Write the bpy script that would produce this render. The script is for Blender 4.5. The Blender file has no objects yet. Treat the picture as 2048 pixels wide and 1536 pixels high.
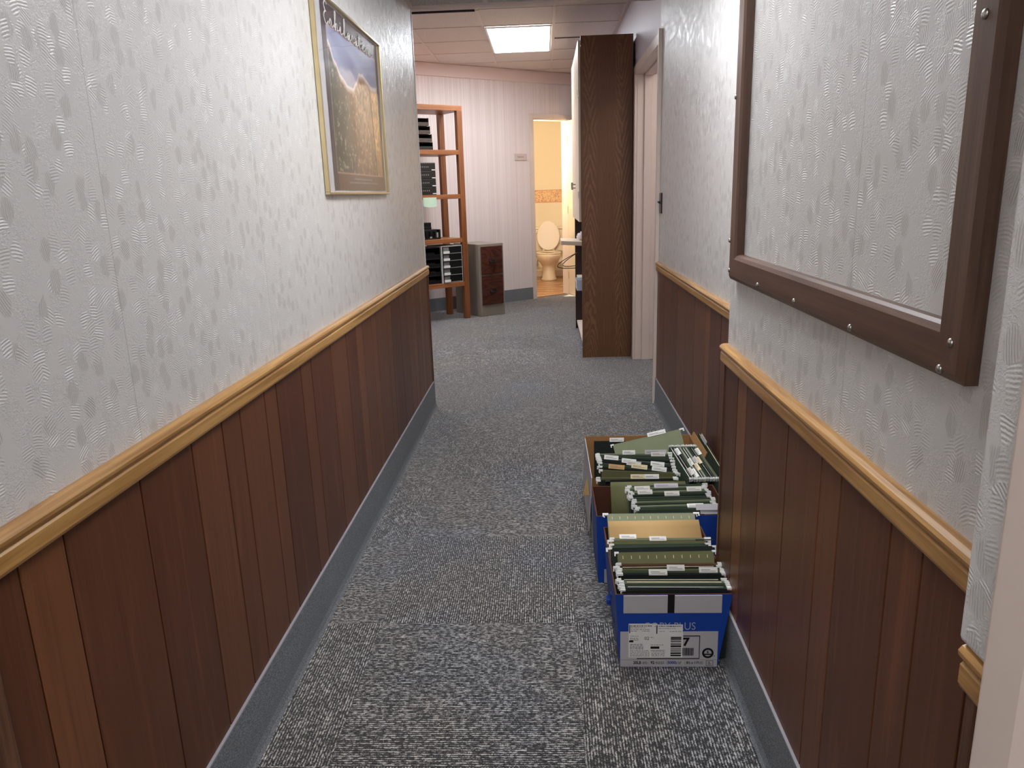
import bpy, bmesh, math, random
from mathutils import Vector, Matrix
random.seed(7)
PI = math.pi
S = bpy.context.scene
COL = S.collection
# ------------------------------------------------------------------ camera / world / exposure
CAM_H = 1.30
cam = bpy.data.cameras.new('camera'); cam.sensor_fit = 'HORIZONTAL'; cam.sensor_width = 36.0
cam.lens = 1503.0 * 36.0 / 2048.0; cam.clip_start = 0.02; cam.clip_end = 60
co = bpy.data.objects.new('camera', cam); COL.objects.link(co); S.camera = co
def _axes():
    f = 1503.0
    y = Vector((64.0, 383.0, -f)).normalized()
    z = -Vector((186.0, -5932.0, -f)).normalized()
    z = (z - y * z.dot(y)).normalized(); x = y.cross(z)
    return Matrix((x, y, z))
co.matrix_world = Matrix.Translation((0, 0, CAM_H)) @ _axes().to_4x4()
S.view_settings.view_transform = 'Standard'; S.view_settings.look = 'None'
S.view_settings.gamma = 1.0; S.view_settings.use_curve_mapping = False
S.view_settings.exposure = 0.0
W = bpy.data.worlds.new('world'); S.world = W; W.use_nodes = True
W.node_tree.nodes['Background'].inputs[0].default_value = (0.9, 0.92, 1.0, 1)
W.node_tree.nodes['Background'].inputs[1].default_value = 0.02
L_CORR, L_NEAR, L_SIDE, L_ROOM, L_BATH = 16.0, 17.0, 10.0, 23.0, 150.0      # light of the corridor fixture, added near and side fills, room fixtures, toilet lamp

# ------------------------------------------------------------------ node helper
def lin(c):
    return tuple(((v / 255.0) / 12.92 if v / 255.0 <= 0.04045 else ((v / 255.0 + 0.055) / 1.055) ** 2.4) for v in c)
class E:
    def __init__(s, b, sock): s.b = b; s.s = sock
    def __add__(s, o): return s.b.m('ADD', s, o)
    def __radd__(s, o): return s.b.m('ADD', o, s)
    def __sub__(s, o): return s.b.m('SUBTRACT', s, o)
    def __rsub__(s, o): return s.b.m('SUBTRACT', o, s)
    def __mul__(s, o): return s.b.m('MULTIPLY', s, o)
    def __rmul__(s, o): return s.b.m('MULTIPLY', o, s)
    def __truediv__(s, o): return s.b.m('DIVIDE', s, o)
class B:
    """one material under construction"""
    def __init__(s, name):
        s.mat = bpy.data.materials.new(name); s.mat.use_nodes = True
        s.t = s.mat.node_tree; s.bs = s.t.nodes['Principled BSDF']; s.out = s.t.nodes['Material Output']
        s._oc = None
    def n(s, k, **kw):
        nd = s.t.nodes.new(k)
        for a, v in kw.items(): setattr(nd, a, v)
        return nd
    def put(s, sock, v):
        if isinstance(v, E): s.t.links.new(v.s, sock)
        elif isinstance(v, (tuple, list)):
            v = tuple(v)
            if sock.type == 'RGBA' and len(v) == 3: v = v + (1,)
            sock.default_value = v
        else: sock.default_value = v
    def m(s, op, a, b=None, c=None):
        nd = s.n('ShaderNodeMath', operation=op)
        s.put(nd.inputs[0], a)
        if b is not None: s.put(nd.inputs[1], b)
        if c is not None: s.put(nd.inputs[2], c)
        return E(s, nd.outputs[0])
    def xyz(s):
        if s._oc is None:
            tc = s.n('ShaderNodeTexCoord'); sp = s.n('ShaderNodeSeparateXYZ')
            s.t.links.new(tc.outputs['Object'], sp.inputs[0])
            s._oc = tuple(E(s, sp.outputs[i]) for i in range(3))
        return s._oc
    def vec(s, x, y, z):
        nd = s.n('ShaderNodeCombineXYZ')
        for i, v in enumerate((x, y, z)): s.put(nd.inputs[i], v)
        return E(s, nd.outputs[0])
    def noise(s, v, scale=1.0, detail=2.0, rough=0.5, dist=0.0, out=0):
        nd = s.n('ShaderNodeTexNoise'); s.put(nd.inputs['Vector'], v)
        nd.inputs['Scale'].default_value = scale; nd.inputs['Detail'].default_value = detail
        nd.inputs['Roughness'].default_value = rough; nd.inputs['Distortion'].default_value = dist
        return E(s, nd.outputs[out])
    def vor(s, v, scale=1.0, rand=1.0, dims='2D'):
        nd = s.n('ShaderNodeTexVoronoi', voronoi_dimensions=dims); s.put(nd.inputs['Vector'], v)
        nd.inputs['Scale'].default_value = scale; nd.inputs['Randomness'].default_value = rand
        sp = s.n('ShaderNodeSeparateColor'); s.t.links.new(nd.outputs['Color'], sp.inputs[0])
        return E(s, nd.outputs['Distance']), [E(s, sp.outputs[i]) for i in range(3)]
    def white(s, x):
        nd = s.n('ShaderNodeTexWhiteNoise', noise_dimensions='1D'); s.put(nd.inputs['W'], x)
        return E(s, nd.outputs['Value'])
    def ss(s, x, a, b):                       # smoothstep
        nd = s.n('ShaderNodeMapRange', interpolation_type='SMOOTHSTEP')
        s.put(nd.inputs[0], x); nd.inputs[1].default_value = a; nd.inputs[2].default_value = b
        return E(s, nd.outputs[0])
    def mix(s, f, a, b):
        nd = s.n('ShaderNodeMix', data_type='RGBA'); s.put(nd.inputs[0], f)
        s.put(nd.inputs[6], a); s.put(nd.inputs[7], b)
        return E(s, nd.outputs[2])
    def attr(s, name):
        nd = s.n('ShaderNodeAttribute', attribute_name=name)
        return E(s, nd.outputs['Color']), E(s, nd.outputs['Fac'])
    def bump(s, h, dist=0.001, strength=1.0):
        nd = s.n('ShaderNodeBump'); s.put(nd.inputs['Height'], h)
        nd.inputs['Distance'].default_value = dist; nd.inputs['Strength'].default_value = strength
        s.t.links.new(nd.outputs[0], s.bs.inputs['Normal'])
    def fin(s, col=None, rough=0.5, spec=0.5, metal=0.0):
        if col is not None: s.put(s.bs.inputs['Base Color'], col)
        s.put(s.bs.inputs['Roughness'], rough); s.put(s.bs.inputs['Specular IOR Level'], spec)
        s.put(s.bs.inputs['Metallic'], metal)
        return s.mat
def plain(name, c, rough=0.5, spec=0.5, metal=0.0, var=0.06, scale=25.0):
    b = B(name); x, y, z = b.xyz(); c = lin(c)
    n = b.noise(b.vec(x, y, z), scale, 3)
    col = b.mix(n, tuple(v * (1 - var) for v in c), tuple(min(1, v * (1 + var)) for v in c))
    return b.fin(col, rough, spec, metal)
def emit(name, c, st):
    b = B(name); b.bs.inputs['Base Color'].default_value = (0.9, 0.9, 0.9, 1)
    b.put(b.bs.inputs['Emission Color'], lin(c)); b.bs.inputs['Emission Strength'].default_value = st
    return b.mat

# ------------------------------------------------------------------ materials
def wallpaper():
    """cream vinyl paper embossed with short combed brush strokes and fine wriggles"""
    b = B('embossed_wallpaper'); x, y, z = b.xyz()
    wob = b.noise(b.vec(x, y, z), 9.0, 2) - 0.5
    yy = y + wob * 0.016; zz = z + wob * 0.018
    fine = b.noise(b.vec(0, y * 190, z * 250), 1.0, 2.0, 0.55, 1.4)
    flat = b.ss(b.noise(b.vec(3, y * 22, z * 20), 1.0, 2), 0.36, 0.56)
    h = (fine - 0.5) * (0.15 + flat * 1.9)
    colf = (fine - 0.5) * (0.08 + flat * 0.42)
    edge = (b.noise(b.vec(1, y * 90, z * 90), 1.0, 2) - 0.5) * 0.34
    for k, (sy, sz, off, kind) in enumerate(((33, 27, 0.0, 0), (29, 21, 7.3, 1), (36, 26, 3.1, 2))):
        d, r = b.vor(b.vec(yy * sy + off, zz * sz + off * 1.7, 0), 1.0, 1.0)
        mask = b.ss(d + edge, 0.46, 0.30) * b.m('GREATER_THAN', r[0], 0.66)
        a = (r[1] - 0.5) * 1.3
        if kind == 1: a = a + 1.35                 # strokes combed near-upright
        ph = (yy * b.m('SINE', a) + zz * b.m('COSINE', a)) * (2 * PI / (0.0046 if kind != 1 else 0.0040)) + fine * 3.2 + d * 3.0
        w = b.m('SINE', ph)
        h = h * (1.0 - mask * 0.85) + mask * w * (0.50 if kind == 0 else 0.28)
        colf = colf * (1.0 - mask * 0.6) + mask * (w * 0.10 + (0.11 if kind == 0 else -0.19 if kind == 1 else -0.03))
    big = b.noise(b.vec(x, y * 1.3, z * 0.7), 1.6, 3) - 0.5
    # faint vertical seams between paper drops
    fr = b.m('FRACT', (y + 0.13) / 0.69); seam = b.m('LESS_THAN', fr, 0.0022)
    f = 0.55 + colf * 1.25 + big * 0.10
    col = b.mix(f, lin((176, 171, 167)), lin((232, 229, 226)))
    col = b.mix(seam * 0.55, col, lin((120, 114, 106)))
    b.bump(h, 0.0010, 0.65)
    return b.fin(col, 0.34, 0.5)
def wainscot():
    b = B('mahogany_plank_panelling'); x, y, z = b.xyz()
    _, tone = b.attr('tone')
    g = b.noise(b.vec(x * 3, y * 120, z * 2.2 + tone * 9), 1.0, 4, 0.6, 0.4)
    g2 = b.noise(b.vec(x, y * 28, z * 1.3 + tone * 23), 1.0, 3, 0.5, 1.2)
    c = b.mix(tone, lin((80, 43, 28)), lin((124, 78, 48)))
    c = b.mix(b.ss(g2, 0.52, 0.85) * 0.55, c, lin((142, 88, 58)))
    c = b.mix(b.ss(g, 0.45, 0.8) * 0.35, c, lin((52, 26, 19)))
    b.bump(g, 0.0004, 0.3)
    return b.fin(c, 0.38, 0.28)
def oak(name, c0, c1, axis='y', sc=1.0, rough=0.38, spec=0.45):
    """grain running along axis"""
    b = B(name); x, y, z = b.xyz(); k = {'x': (2.2, 60, 60), 'y': (60, 2.2, 60), 'z': (60, 60, 2.2)}[axis]
    v = b.vec(x * k[0] * sc, y * k[1] * sc, z * k[2] * sc)
    g = b.noise(v, 1.0, 5, 0.62, 0.7); g2 = b.noise(v, 3.4, 3, 0.6, 0.2)
    c = b.mix(b.ss(g, 0.30, 0.72), lin(c0), lin(c1))
    c = b.mix(b.ss(g2, 0.56, 0.75) * 0.45, c, tuple(v * 0.5 for v in lin(c0)))
    b.bump(g2, 0.0003, 0.25)
    return b.fin(c, rough, spec)
def cathedral(name, c0, c1, axis='x', sx=5.0, sz=0.75, bands=11.0, rough=0.45):
    """plain-sawn veneer with arching figure, tall along z"""
    b = B(name); x, y, z = b.xyz(); a = x if axis == 'x' else y
    n = b.noise(b.vec(a * sx, z * sz, 2.7), 1.0, 1.5, 0.4, 0.25)
    f = b.m('FRACT', n * bands + b.noise(b.vec(a * 90, z * 14, 0), 1.0, 2) * 0.35)
    line = b.ss(f, 0.45, 0.8) * (1.0 - b.ss(f, 0.88, 1.0))
    g = b.noise(b.vec(a * 240, z * 6, 1), 1.0, 3, 0.6)
    c = b.mix(line * 0.75, lin(c0), lin(c1))
    c = b.mix(b.ss(g, 0.5, 0.75) * 0.5, c, tuple(v * 0.62 for v in lin(c0)))
    return b.fin(c, rough, 0.4)
def carpet():
    """loop-pile carpet tiles laid quarter-turn"""
    b = B('quarter_turn_carpet_tile'); x, y, z = b.xyz()
    tx = (x + 0.535) / 0.606; ty = (y - 2.09) / 0.61
    ix = b.m('FLOOR', tx); iy = b.m('FLOOR', ty)
    par = b.m('MODULO', b.m('ABSOLUTE', ix + iy + 40.0), 2.0)
    tid = ix * 7.13 + iy * 3.77
    a = x * (1.0 - par) + y * par; c = y * (1.0 - par) + x * par
    wig = b.noise(b.vec(a * 60, c * 45, tid), 1.0, 2) - 0.5
    row = b.m('SINE', (a + wig * 0.0024) * (2 * PI / 0.0072)) * 0.5 + 0.5
    brk = b.noise(b.vec(a * 139, c * 80, tid), 1.0, 2.0, 0.6)
    spk = b.noise(b.vec(x * 330, y * 330, 1), 1.0, 1.5, 0.6)
    f = row * 0.44 + b.ss(brk, 0.30, 0.72) * 0.58 + (spk - 0.5) * 1.15
    blot = b.noise(b.vec(x * 2.1, y * 1.7, 0), 1.0, 3) - 0.5
    tone = b.white(tid) - 0.5
    f = f + b.ss(b.noise(b.vec(a * 42, c * 15, tid), 1.0, 1.5), 0.52, 0.72) * 0.14 - 0.02
    f = f + tone * 0.05 - 0.06
    dk = b.mix(b.ss(blot, -0.15, 0.2), lin((22, 23, 27)), lin((30, 28, 27)))
    lt = b.mix(b.ss(blot, -0.2, 0.12), lin((196, 198, 204)), lin((206, 198, 188)))
    col = b.mix(b.ss(f, 0.36, 0.99), dk, lt)
    fx = b.m('FRACT', tx); fy = b.m('FRACT', ty)
    seam = b.m('MAXIMUM', b.m('LESS_THAN', fx, 0.007), b.m('LESS_THAN', fy, 0.006))
    col = b.mix(seam * 0.22, col, lin((28, 28, 30)))
    b.bump(f, 0.003, 0.6)
    b.bs.inputs['Sheen Weight'].default_value = 0.5; b.bs.inputs['Sheen Roughness'].default_value = 0.5
    return b.fin(col, 0.95, 0.1)
def cove():
    b = B('carpet_cove'); x, y, z = b.xyz()
    n = b.noise(b.vec(x, y, z), 420, 2.5, 0.6); n2 = b.noise(b.vec(x, y, z), 6, 2)
    c = b.mix(b.ss(n, 0.30, 0.72), lin((82, 84, 87)), lin((156, 159, 163)))
    c = b.mix(n2 * 0.25, c, lin((100, 102, 104)))
    b.bump(n, 0.001, 0.5)
    return b.fin(c, 0.95, 0.1)
def tile_ceiling(name, c):
    b = B(name); x, y, z = b.xyz()
    n = b.noise(b.vec(x, y, z), 160, 3, 0.65); n2 = b.noise(b.vec(x, y, z), 60, 2)
    c = lin(c)
    col = b.mix(b.ss(n, 0.35, 0.62), tuple(v * 0.62 for v in c), c)
    b.bump(n, 0.002, 0.5)
    return b.fin(col, 0.9, 0.15)
def stripe_paper():
    b = B('pinstripe_wallpaper'); x, y, z = b.xyz()
    a = x * 0.8 + y * 0.6
    n = b.noise(b.vec(a * 95, z * 0.12, 0), 1.0, 2, 0.55)
    n2 = b.noise(b.vec(a * 260, z * 0.5, 3), 1.0, 1)
    f = b.ss(n, 0.36, 0.66) * 0.7 + n2 * 0.3
    return b.fin(b.mix(f, lin((222, 206, 203)), lin((240, 228, 225))), 0.6, 0.3)
M = {}
M['paper'] = wallpaper(); M['wains'] = wainscot(); M['carpet'] = carpet(); M['cove'] = cove()
M['cove_edge'] = plain('cove_binding', (150, 148, 152), 0.7, 0.2)
M['rail'] = oak('golden_oak_rail', (150, 104, 52), (196, 150, 88), 'y', 1.0, 0.32)
M['trim_dark'] = oak('dark_wood_trim', (70, 42, 28), (112, 74, 50), 'z', 1.0, 0.4)
M['frame_y'] = oak('walnut_frame_level', (78, 54, 42), (104, 76, 60), 'y', 0.8, 0.42)
M['frame_z'] = oak('walnut_frame_upright', (78, 54, 42), (104, 76, 60), 'z', 0.8, 0.42)
M['ceil_c'] = tile_ceiling('corridor_ceiling_tile', (206, 202, 196))
M['ceil_r'] = tile_ceiling('room_ceiling_tile', (236, 222, 216))
M['tbar'] = plain('ceiling_grid_metal', (214, 200, 192), 0.5)
M['gap'] = plain('dark_ceiling_void', (14, 11, 10), 0.9, 0.1)
M['stripe'] = stripe_paper()
M['pink'] = plain('pink_painted_soffit', (232, 208, 202), 0.6, 0.3, var=0.03, scale=3)
M['lilac'] = plain('lilac_white_paint', (206, 200, 208), 0.5, 0.4, var=0.03, scale=3)
M['cream'] = plain('cream_gloss_paint', (228, 208, 184), 0.38, 0.5, var=0.03, scale=6)
M['casing'] = plain('pinkish_white_casing', (222, 204, 192), 0.4, 0.5, var=0.03, scale=6)
M['white_tr'] = plain('white_corner_metal', (226, 226, 226), 0.35, 0.5)
def flame_veneer():
    b = B('dark_oak_veneer'); x, y, z = b.xyz()
    wx = b.noise(b.vec(x * 11, z * 3.0, 4), 1.0, 3.5, 0.6) - 0.5
    fine = b.noise(b.vec(x * 330, z * 9, 0), 1.0, 3, 0.6); fi2 = b.noise(b.vec(x * 120, z * 2.5, 9), 1.0, 2)
    lines = b.ss(fi2, 0.5, 0.75) * 0.35
    for cx_, zc, k in ((-.128, 1.75, 3.6), (.112, 1.22, 4.4)):
        dx = b.m('ABSOLUTE', x - cx_ + wx * 0.045)
        ph = b.m('FRACT', (b.m('ABSOLUTE', z - zc) - dx * k + wx * 0.26) * (9.5 + wx * 3.0))
        m_ = b.ss(dx + wx * 0.03, 0.066, 0.028)
        lines = lines * (1.0 - m_) + m_ * b.ss(ph, 0.35, 0.6) * (1.0 - b.ss(ph, 0.8, 0.98))
    c = b.mix(lines * 0.42, lin((108, 73, 49)), lin((152, 116, 80)))
    c = b.mix(b.ss(fine, 0.48, 0.75) * 0.45, c, lin((62, 40, 25)))
    return b.fin(c, 0.45, 0.35)
M['cabside'] = flame_veneer()
M['cabdark'] = plain('dark_stained_wood', (48, 28, 22), 0.5)
M['shelf_u'] = oak('orange_oak_shelf', (136, 80, 44), (172, 110, 64), 'x', 1.0, 0.4)
M['shelf_z'] = oak('orange_oak_post', (114, 66, 36), (150, 92, 54), 'z', 1.0, 0.4)
M['fcgrey'] = plain('taupe_steel', (140, 130, 118), 0.45, 0.5, var=0.03)
M['fcwood'] = cathedral('rosewood_veneer', (84, 44, 32), (52, 24, 18), 'x', 3.5, 10.0, 7.0, 0.4)
M['black'] = plain('black_plastic', (17, 17, 18), 0.35, 0.5)
M['smoke'] = plain('smoky_brown_plastic', (62, 50, 46), 0.25, 0.6)
M['blackmetal'] = plain('black_metal', (24, 24, 26), 0.35, 0.5, 0.3)
M['white'] = plain('white_plastic', (236, 236, 232), 0.4)
M['label'] = plain('white_card', (232, 230, 224), 0.7, 0.2)
M['cleartab'] = plain('clear_tab_plastic', (206, 202, 194), 0.35, 0.5)
M['labelgrey'] = plain('grey_print', (150, 146, 142), 0.7, 0.2)
M['beigecard'] = plain('beige_card', (226, 208, 170), 0.7, 0.2)
M['mint'] = plain('mint_paper', (196, 222, 196), 0.75, 0.2)
M['magenta'] = plain('magenta_sticker', (214, 40, 110), 0.6)
M['chrome'] = plain('brushed_steel', (176, 172, 164), 0.28, 0.5, 1.0)
M['brass'] = plain('brass', (196, 160, 92), 0.3, 0.5, 1.0)
M['gold'] = plain('gold_frame_metal', (208, 190, 148), 0.3, 0.5, 0.9)
M['porc'] = plain('cream_porcelain', (238, 226, 208), 0.15, 0.6, var=0.01)
M['bathwall'] = plain('yellow_cream_paint', (246, 236, 216), 0.55, 0.3, var=0.02, scale=3)
M['lam'] = oak('laminate_floor', (146, 104, 72), (186, 142, 104), 'x', 0.35, 0.25)
M['kraft'] = plain('kraft_card', (196, 160, 108), 0.75, 0.2, var=0.05, scale=40)
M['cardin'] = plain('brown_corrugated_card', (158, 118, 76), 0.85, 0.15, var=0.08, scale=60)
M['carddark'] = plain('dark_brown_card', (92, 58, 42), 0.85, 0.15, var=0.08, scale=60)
M['cardgrey'] = plain('greyish_white_card', (188, 184, 186), 0.75, 0.2, var=0.04)
M['blue'] = plain('blue_printed_card', (22, 66, 158), 0.5, 0.35, var=0.04)
M['ink'] = plain('black_ink', (26, 24, 26), 0.7, 0.2)
M['inkgrey'] = plain('grey_ink', (120, 116, 116), 0.7, 0.2)
M['lightblue'] = plain('pale_blue_card', (196, 208, 222), 0.6)
M['pinkbag'] = plain('pinkish_white_plastic', (232, 216, 214), 0.35, 0.5)
M['f_olive'] = plain('olive_green_folder', (104, 104, 70), 0.7, 0.25, var=0.08, scale=30)
M['f_sage'] = plain('sage_green_folder', (136, 142, 112), 0.7, 0.25, var=0.06, scale=30)
M['f_green'] = plain('dark_green_folder', (66, 80, 64), 0.7, 0.25, var=0.08, scale=30)
M['f_black'] = plain('black_green_folder', (34, 40, 36), 0.7, 0.25, var=0.08, scale=30)
M['f_brown'] = plain('brown_folder', (112, 82, 62), 0.7, 0.25, var=0.08, scale=30)
M['em_c'] = emit('corridor_diffuser', (246, 250, 255), L_CORR)
M['em_n'] = emit('near_fill_diffuser', (248, 250, 255), L_NEAR)
M['em_r'] = emit('room_diffuser', (242, 248, 255), L_ROOM)
M['em_b'] = emit('warm_globe', (255, 236, 198), L_BATH)
def glazing():
    b = B('wavy_plastic_glazing'); x, y, z = b.xyz()
    t = b.n('ShaderNodeBsdfTransparent'); g = b.n('ShaderNodeBsdfGlossy'); g.inputs['Roughness'].default_value = 0.03
    fr = b.n('ShaderNodeFresnel'); fr.inputs[0].default_value = 1.45; mx = b.n('ShaderNodeMixShader')
    bp = b.n('ShaderNodeBump'); bp.inputs['Distance'].default_value = 0.02; bp.inputs['Strength'].default_value = 0.12
    b.t.links.new(b.noise(b.vec(x, y, z), 4.0, 1).s, bp.inputs['Height'])
    for nd in (g, fr): b.t.links.new(bp.outputs[0], nd.inputs['Normal'])
    b.put(mx.inputs[0], b.m('MULTIPLY', E(b, fr.outputs[0]), 0.16)); b.t.links.new(t.outputs[0], mx.inputs[1]); b.t.links.new(g.outputs[0], mx.inputs[2])
    b.t.links.new(mx.outputs[0], b.out.inputs[0]); return b.mat
M['glazing'] = glazing()
def vcol(name, rough=0.35):
    b = B(name); c, _ = b.attr('Col'); return b.fin(c, rough, 0.4)
M['print'] = vcol('poster_print')

# ------------------------------------------------------------------ mesh builder
class MB:
    def __init__(s): s.v = []; s.f = []; s.mi = []
    def quad(s, pts, mi=0):
        i = len(s.v); s.v += [tuple(p) for p in pts]; s.f.append(tuple(range(i, i + len(pts)))); s.mi.append(mi)
    def box(s, x0, x1, y0, y1, z0, z1, mi=0, T=None):
        if x0 > x1: x0, x1 = x1, x0
        if y0 > y1: y0, y1 = y1, y0
        if z0 > z1: z0, z1 = z1, z0
        c = [(x, y, z) for z in (z0, z1) for (x, y) in ((x0, y0), (x1, y0), (x1, y1), (x0, y1))]
        if T is not None: c = [tuple(T @ Vector(p)) for p in c]
        i = len(s.v); s.v += c
        for q in ((3, 2, 1, 0), (4, 5, 6, 7), (0, 1, 5, 4), (1, 2, 6, 5), (2, 3, 7, 6), (3, 0, 4, 7)):
            s.f.append(tuple(i + k for k in q)); s.mi.append(mi)
        return s
    def prism(s, poly, axis, a, b, mi=0):
        """poly in the two other axes (cyclic order), extruded along axis from a to b"""
        def P(p, t):
            return {'x': (t, p[0], p[1]), 'y': (p[0], t, p[1]), 'z': (p[0], p[1], t)}[axis]
        n = len(poly); i = len(s.v)
        s.v += [P(p, a) for p in poly] + [P(p, b) for p in poly]
        for k in range(n):
            s.f.append((i + k, i + (k + 1) % n, i + n + (k + 1) % n, i + n + k)); s.mi.append(mi)
        s.f.append(tuple(i + k for k in reversed(range(n)))); s.mi.append(mi)
        s.f.append(tuple(i + n + k for k in range(n))); s.mi.append(mi)
        return s
    def loft(s, rings, mi=0, caps=True):
        n = len(rings[0]); i = len(s.v)
        for r in rings: s.v += [tuple(p) for p in r]
        for j in range(len(rings) - 1):
            for k in range(n):
                s.f.append((i + j * n + k, i + j * n + (k + 1) % n, i + (j + 1) * n + (k + 1) % n, i + (j + 1) * n + k)); s.mi.append(mi)
        if caps:
            s.f.append(tuple(i + k for k in reversed(range(n)))); s.mi.append(mi)
            s.f.append(tuple(i + (len(rings) - 1) * n + k for k in range(n))); s.mi.append(mi)
        return s
    def tube(s, pts, r, n=8, mi=0):
        pts = [Vector(p) for p in pts]; rings = []
        for j, p in enumerate(pts):
            t = (pts[min(j + 1, len(pts) - 1)] - pts[max(j - 1, 0)]).normalized()
            a = t.cross(Vector((0, 0, 1)) if abs(t.z) < 0.9 else Vector((1, 0, 0))).normalized(); c = t.cross(a)
            rr = r[j] if isinstance(r, (list, tuple)) else r
            rings.append([p + (a * math.cos(2 * PI * k / n) + c * math.sin(2 * PI * k / n)) * rr for k in range(n)])
        return s.loft(rings, mi)
    def build(s, name, mat, parent=None, bevel=0.0, smooth=False, subsurf=0, seg=2):
        me = bpy.data.meshes.new(name); me.from_pydata(s.v, [], s.f)
        mats = mat if isinstance(mat, (list, tuple)) else [mat]
        for m_ in mats: me.materials.append(M[m_] if isinstance(m_, str) else m_)
        for p, k in zip(me.polygons, s.mi): p.material_index = k
        bm = bmesh.new(); bm.from_mesh(me)
        if smooth and not subsurf: bmesh.ops.remove_doubles(bm, verts=bm.verts, dist=1e-6)
        bmesh.ops.recalc_face_normals(bm, faces=bm.faces); bm.to_mesh(me); bm.free()
        if smooth:
            for p in me.polygons: p.use_smooth = True
        o = bpy.data.objects.new(name, me); COL.objects.link(o)
        if bevel > 0:
            md = o.modifiers.new('bevel', 'BEVEL'); md.width = bevel; md.segments = seg; md.limit_method = 'ANGLE'; md.angle_limit = 0.7
        if subsurf:
            md = o.modifiers.new('subdivision', 'SUBSURF'); md.levels = subsurf; md.render_levels = subsurf
        if parent is not None: o.parent = parent
        return o
def bx(*a): return MB().box(*a)
def thing(name, label, cat, loc=(0, 0, 0), rz=0.0, group=None, rot=None):
    o = bpy.data.objects.new(name, None); COL.objects.link(o); o.empty_display_size = 0.05
    o.location = loc; o.rotation_euler = rot if rot else (0, 0, rz)
    o['label'] = label; o['category'] = cat
    if group: o['group'] = group
    return o
def tag(o, label, cat, group=None):
    o['label'] = label; o['category'] = cat
    if group: o['group'] = group
    return o
def struct(o, label=None):
    o['kind'] = 'structure'
    if label: o['label'] = label
    return o
def text(name, body, size, origin, right, up, mat, parent, fat=0.0, align='LEFT', shear=0.0, xs=1.0):
    """flat lettering, a hair thick, lying on the plane spanned by right and up"""
    cu = bpy.data.curves.new(name, 'FONT'); cu.body = body; cu.size = size; cu.align_x = align
    cu.offset = fat; cu.extrude = 0.0001; cu.shear = shear; cu.resolution_u = 3
    t = bpy.data.objects.new(name, cu); COL.objects.link(t)
    me = bpy.data.meshes.new_from_object(t.evaluated_get(bpy.context.evaluated_depsgraph_get()))
    bpy.data.objects.remove(t); bpy.data.curves.remove(cu)
    r = Vector(right); u = Vector(up); n = r.cross(u)
    mw = Matrix((r * xs, u, n)).transposed().to_4x4(); mw.translation = Vector(origin)
    me.transform(mw); me.materials.clear(); me.materials.append(M[mat])
    o = bpy.data.objects.new(name, me); COL.objects.link(o); o.parent = parent
    return o

# ================================================================== SETTING
XL, XR1, XR2, XR0 = -0.727, 0.497, 0.677, 0.397   # wallpaper faces
YE, YD, YD2 = 4.58, 4.64, 5.85                     # end of the left wall, doorway in the right wall
ZC, ZR = 2.322, 2.70                               # corridor ceiling, room ceiling
# floor
struct(MB().box(-3.6, 1.9, -1.6, 10.6, -0.05, 0).build('floor', 'carpet'), 'grey loop pile carpet tiles laid quarter-turn')
# walls of the corridor
struct(bx(-0.86, XL, -1.6, YE, 0, ZR).build('wall_left', 'paper'), 'long corridor wall in embossed cream wallpaper on the left')
w = MB().box(XR1, 0.86, XR0 and 0.60, 2.05, 0, ZR).box(XR2, 0.83, 2.05, YD, 0, ZR)
struct(w.build('wall_right', 'paper'), 'corridor wall in embossed cream wallpaper on the right')
struct(MB().box(.391, .86, -1.6, .661, .870, ZR).box(.412, .86, -1.6, .655, 0, .870).build('wall_right_near', 'paper', bevel=.006, seg=3), 'projecting wallpapered wall end nearest the camera on the right')
struct(bx(-0.86, 0.86, -1.7, -1.6, 0, ZR).build('wall_behind', 'paper'))
# room beyond
w = MB().box(0.69, 0.83, YD2, 10.6, 0, ZR).box(0.69, 0.83, YD, YD2, 2.12, ZR)
struct(w.build('wall_right_room', 'lilac'), 'pale lilac wall above and beyond the doorway on the right')
struct(bx(-3.6, -0.86, 4.46, YE, 0, ZR).build('wall_front_room', 'stripe'))
struct(bx(-3.7, -3.6, 4.46, 10.6, 0, ZR).build('wall_left_room', 'stripe'))
struct(bx(-0.86, 0.86, YE - 0.06, YE + 0.02, ZC, ZR).build('wall_header', 'pink'))
struct(MB().box(0.83, 1.9, 4.5, 4.6, 0, ZR).box(1.8, 1.9, 4.5, 6.1, 0, ZR).box(0.83, 1.9, 6.0, 6.1, 0, ZR).box(0.83, 1.9, 4.5, 6.1, 2.4, 2.5).build('wall_side_room', 'lilac'))
# oblique back wall with the toilet doorway
W0 = Vector((-0.34, 9.352, 0)); TH = math.atan2(0.6, 0.8)
TW = Matrix.Translation(W0) @ Matrix.Rotation(TH, 4, 'Z')
D0, D1, DZ = 0.275, 0.815, 2.165
w = MB()
w.box(-4.1, D0, 0, 0.12, 0, ZR, 0, TW).box(D0, D1, 0, 0.12, DZ, ZR, 0, TW).box(D1, 2.0, 0, 0.12, 0, ZR, 0, TW)
struct(w.build('wall_back', 'stripe'), 'slanted back wall in pinkish pinstripe wallpaper')
struct(MB().box(-4.1, 1.30, -0.022, 0, 2.565, ZR - 0.002, 0, TW).build('trim_1', 'pink', bevel=0.004), 'pink band under the ceiling along the back wall')
cs = MB().box(D0 - 0.055, D0, -0.014, 0, 0, DZ + 0.055, 0, TW).box(D0, D1, -0.014, 0, DZ, DZ + 0.055, 0, TW)
cs.box(D1, D1 + 0.055, -0.014, 0, 0, DZ + 0.055, 0, TW)
cs.box(D0, D0 + 0.012, 0, 0.125, 0, DZ, 0, TW).box(D1 - 0.012, D1, 0, 0.125, 0, DZ, 0, TW).box(D0, D1, 0, 0.125, DZ - 0.012, DZ, 0, TW)
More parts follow.
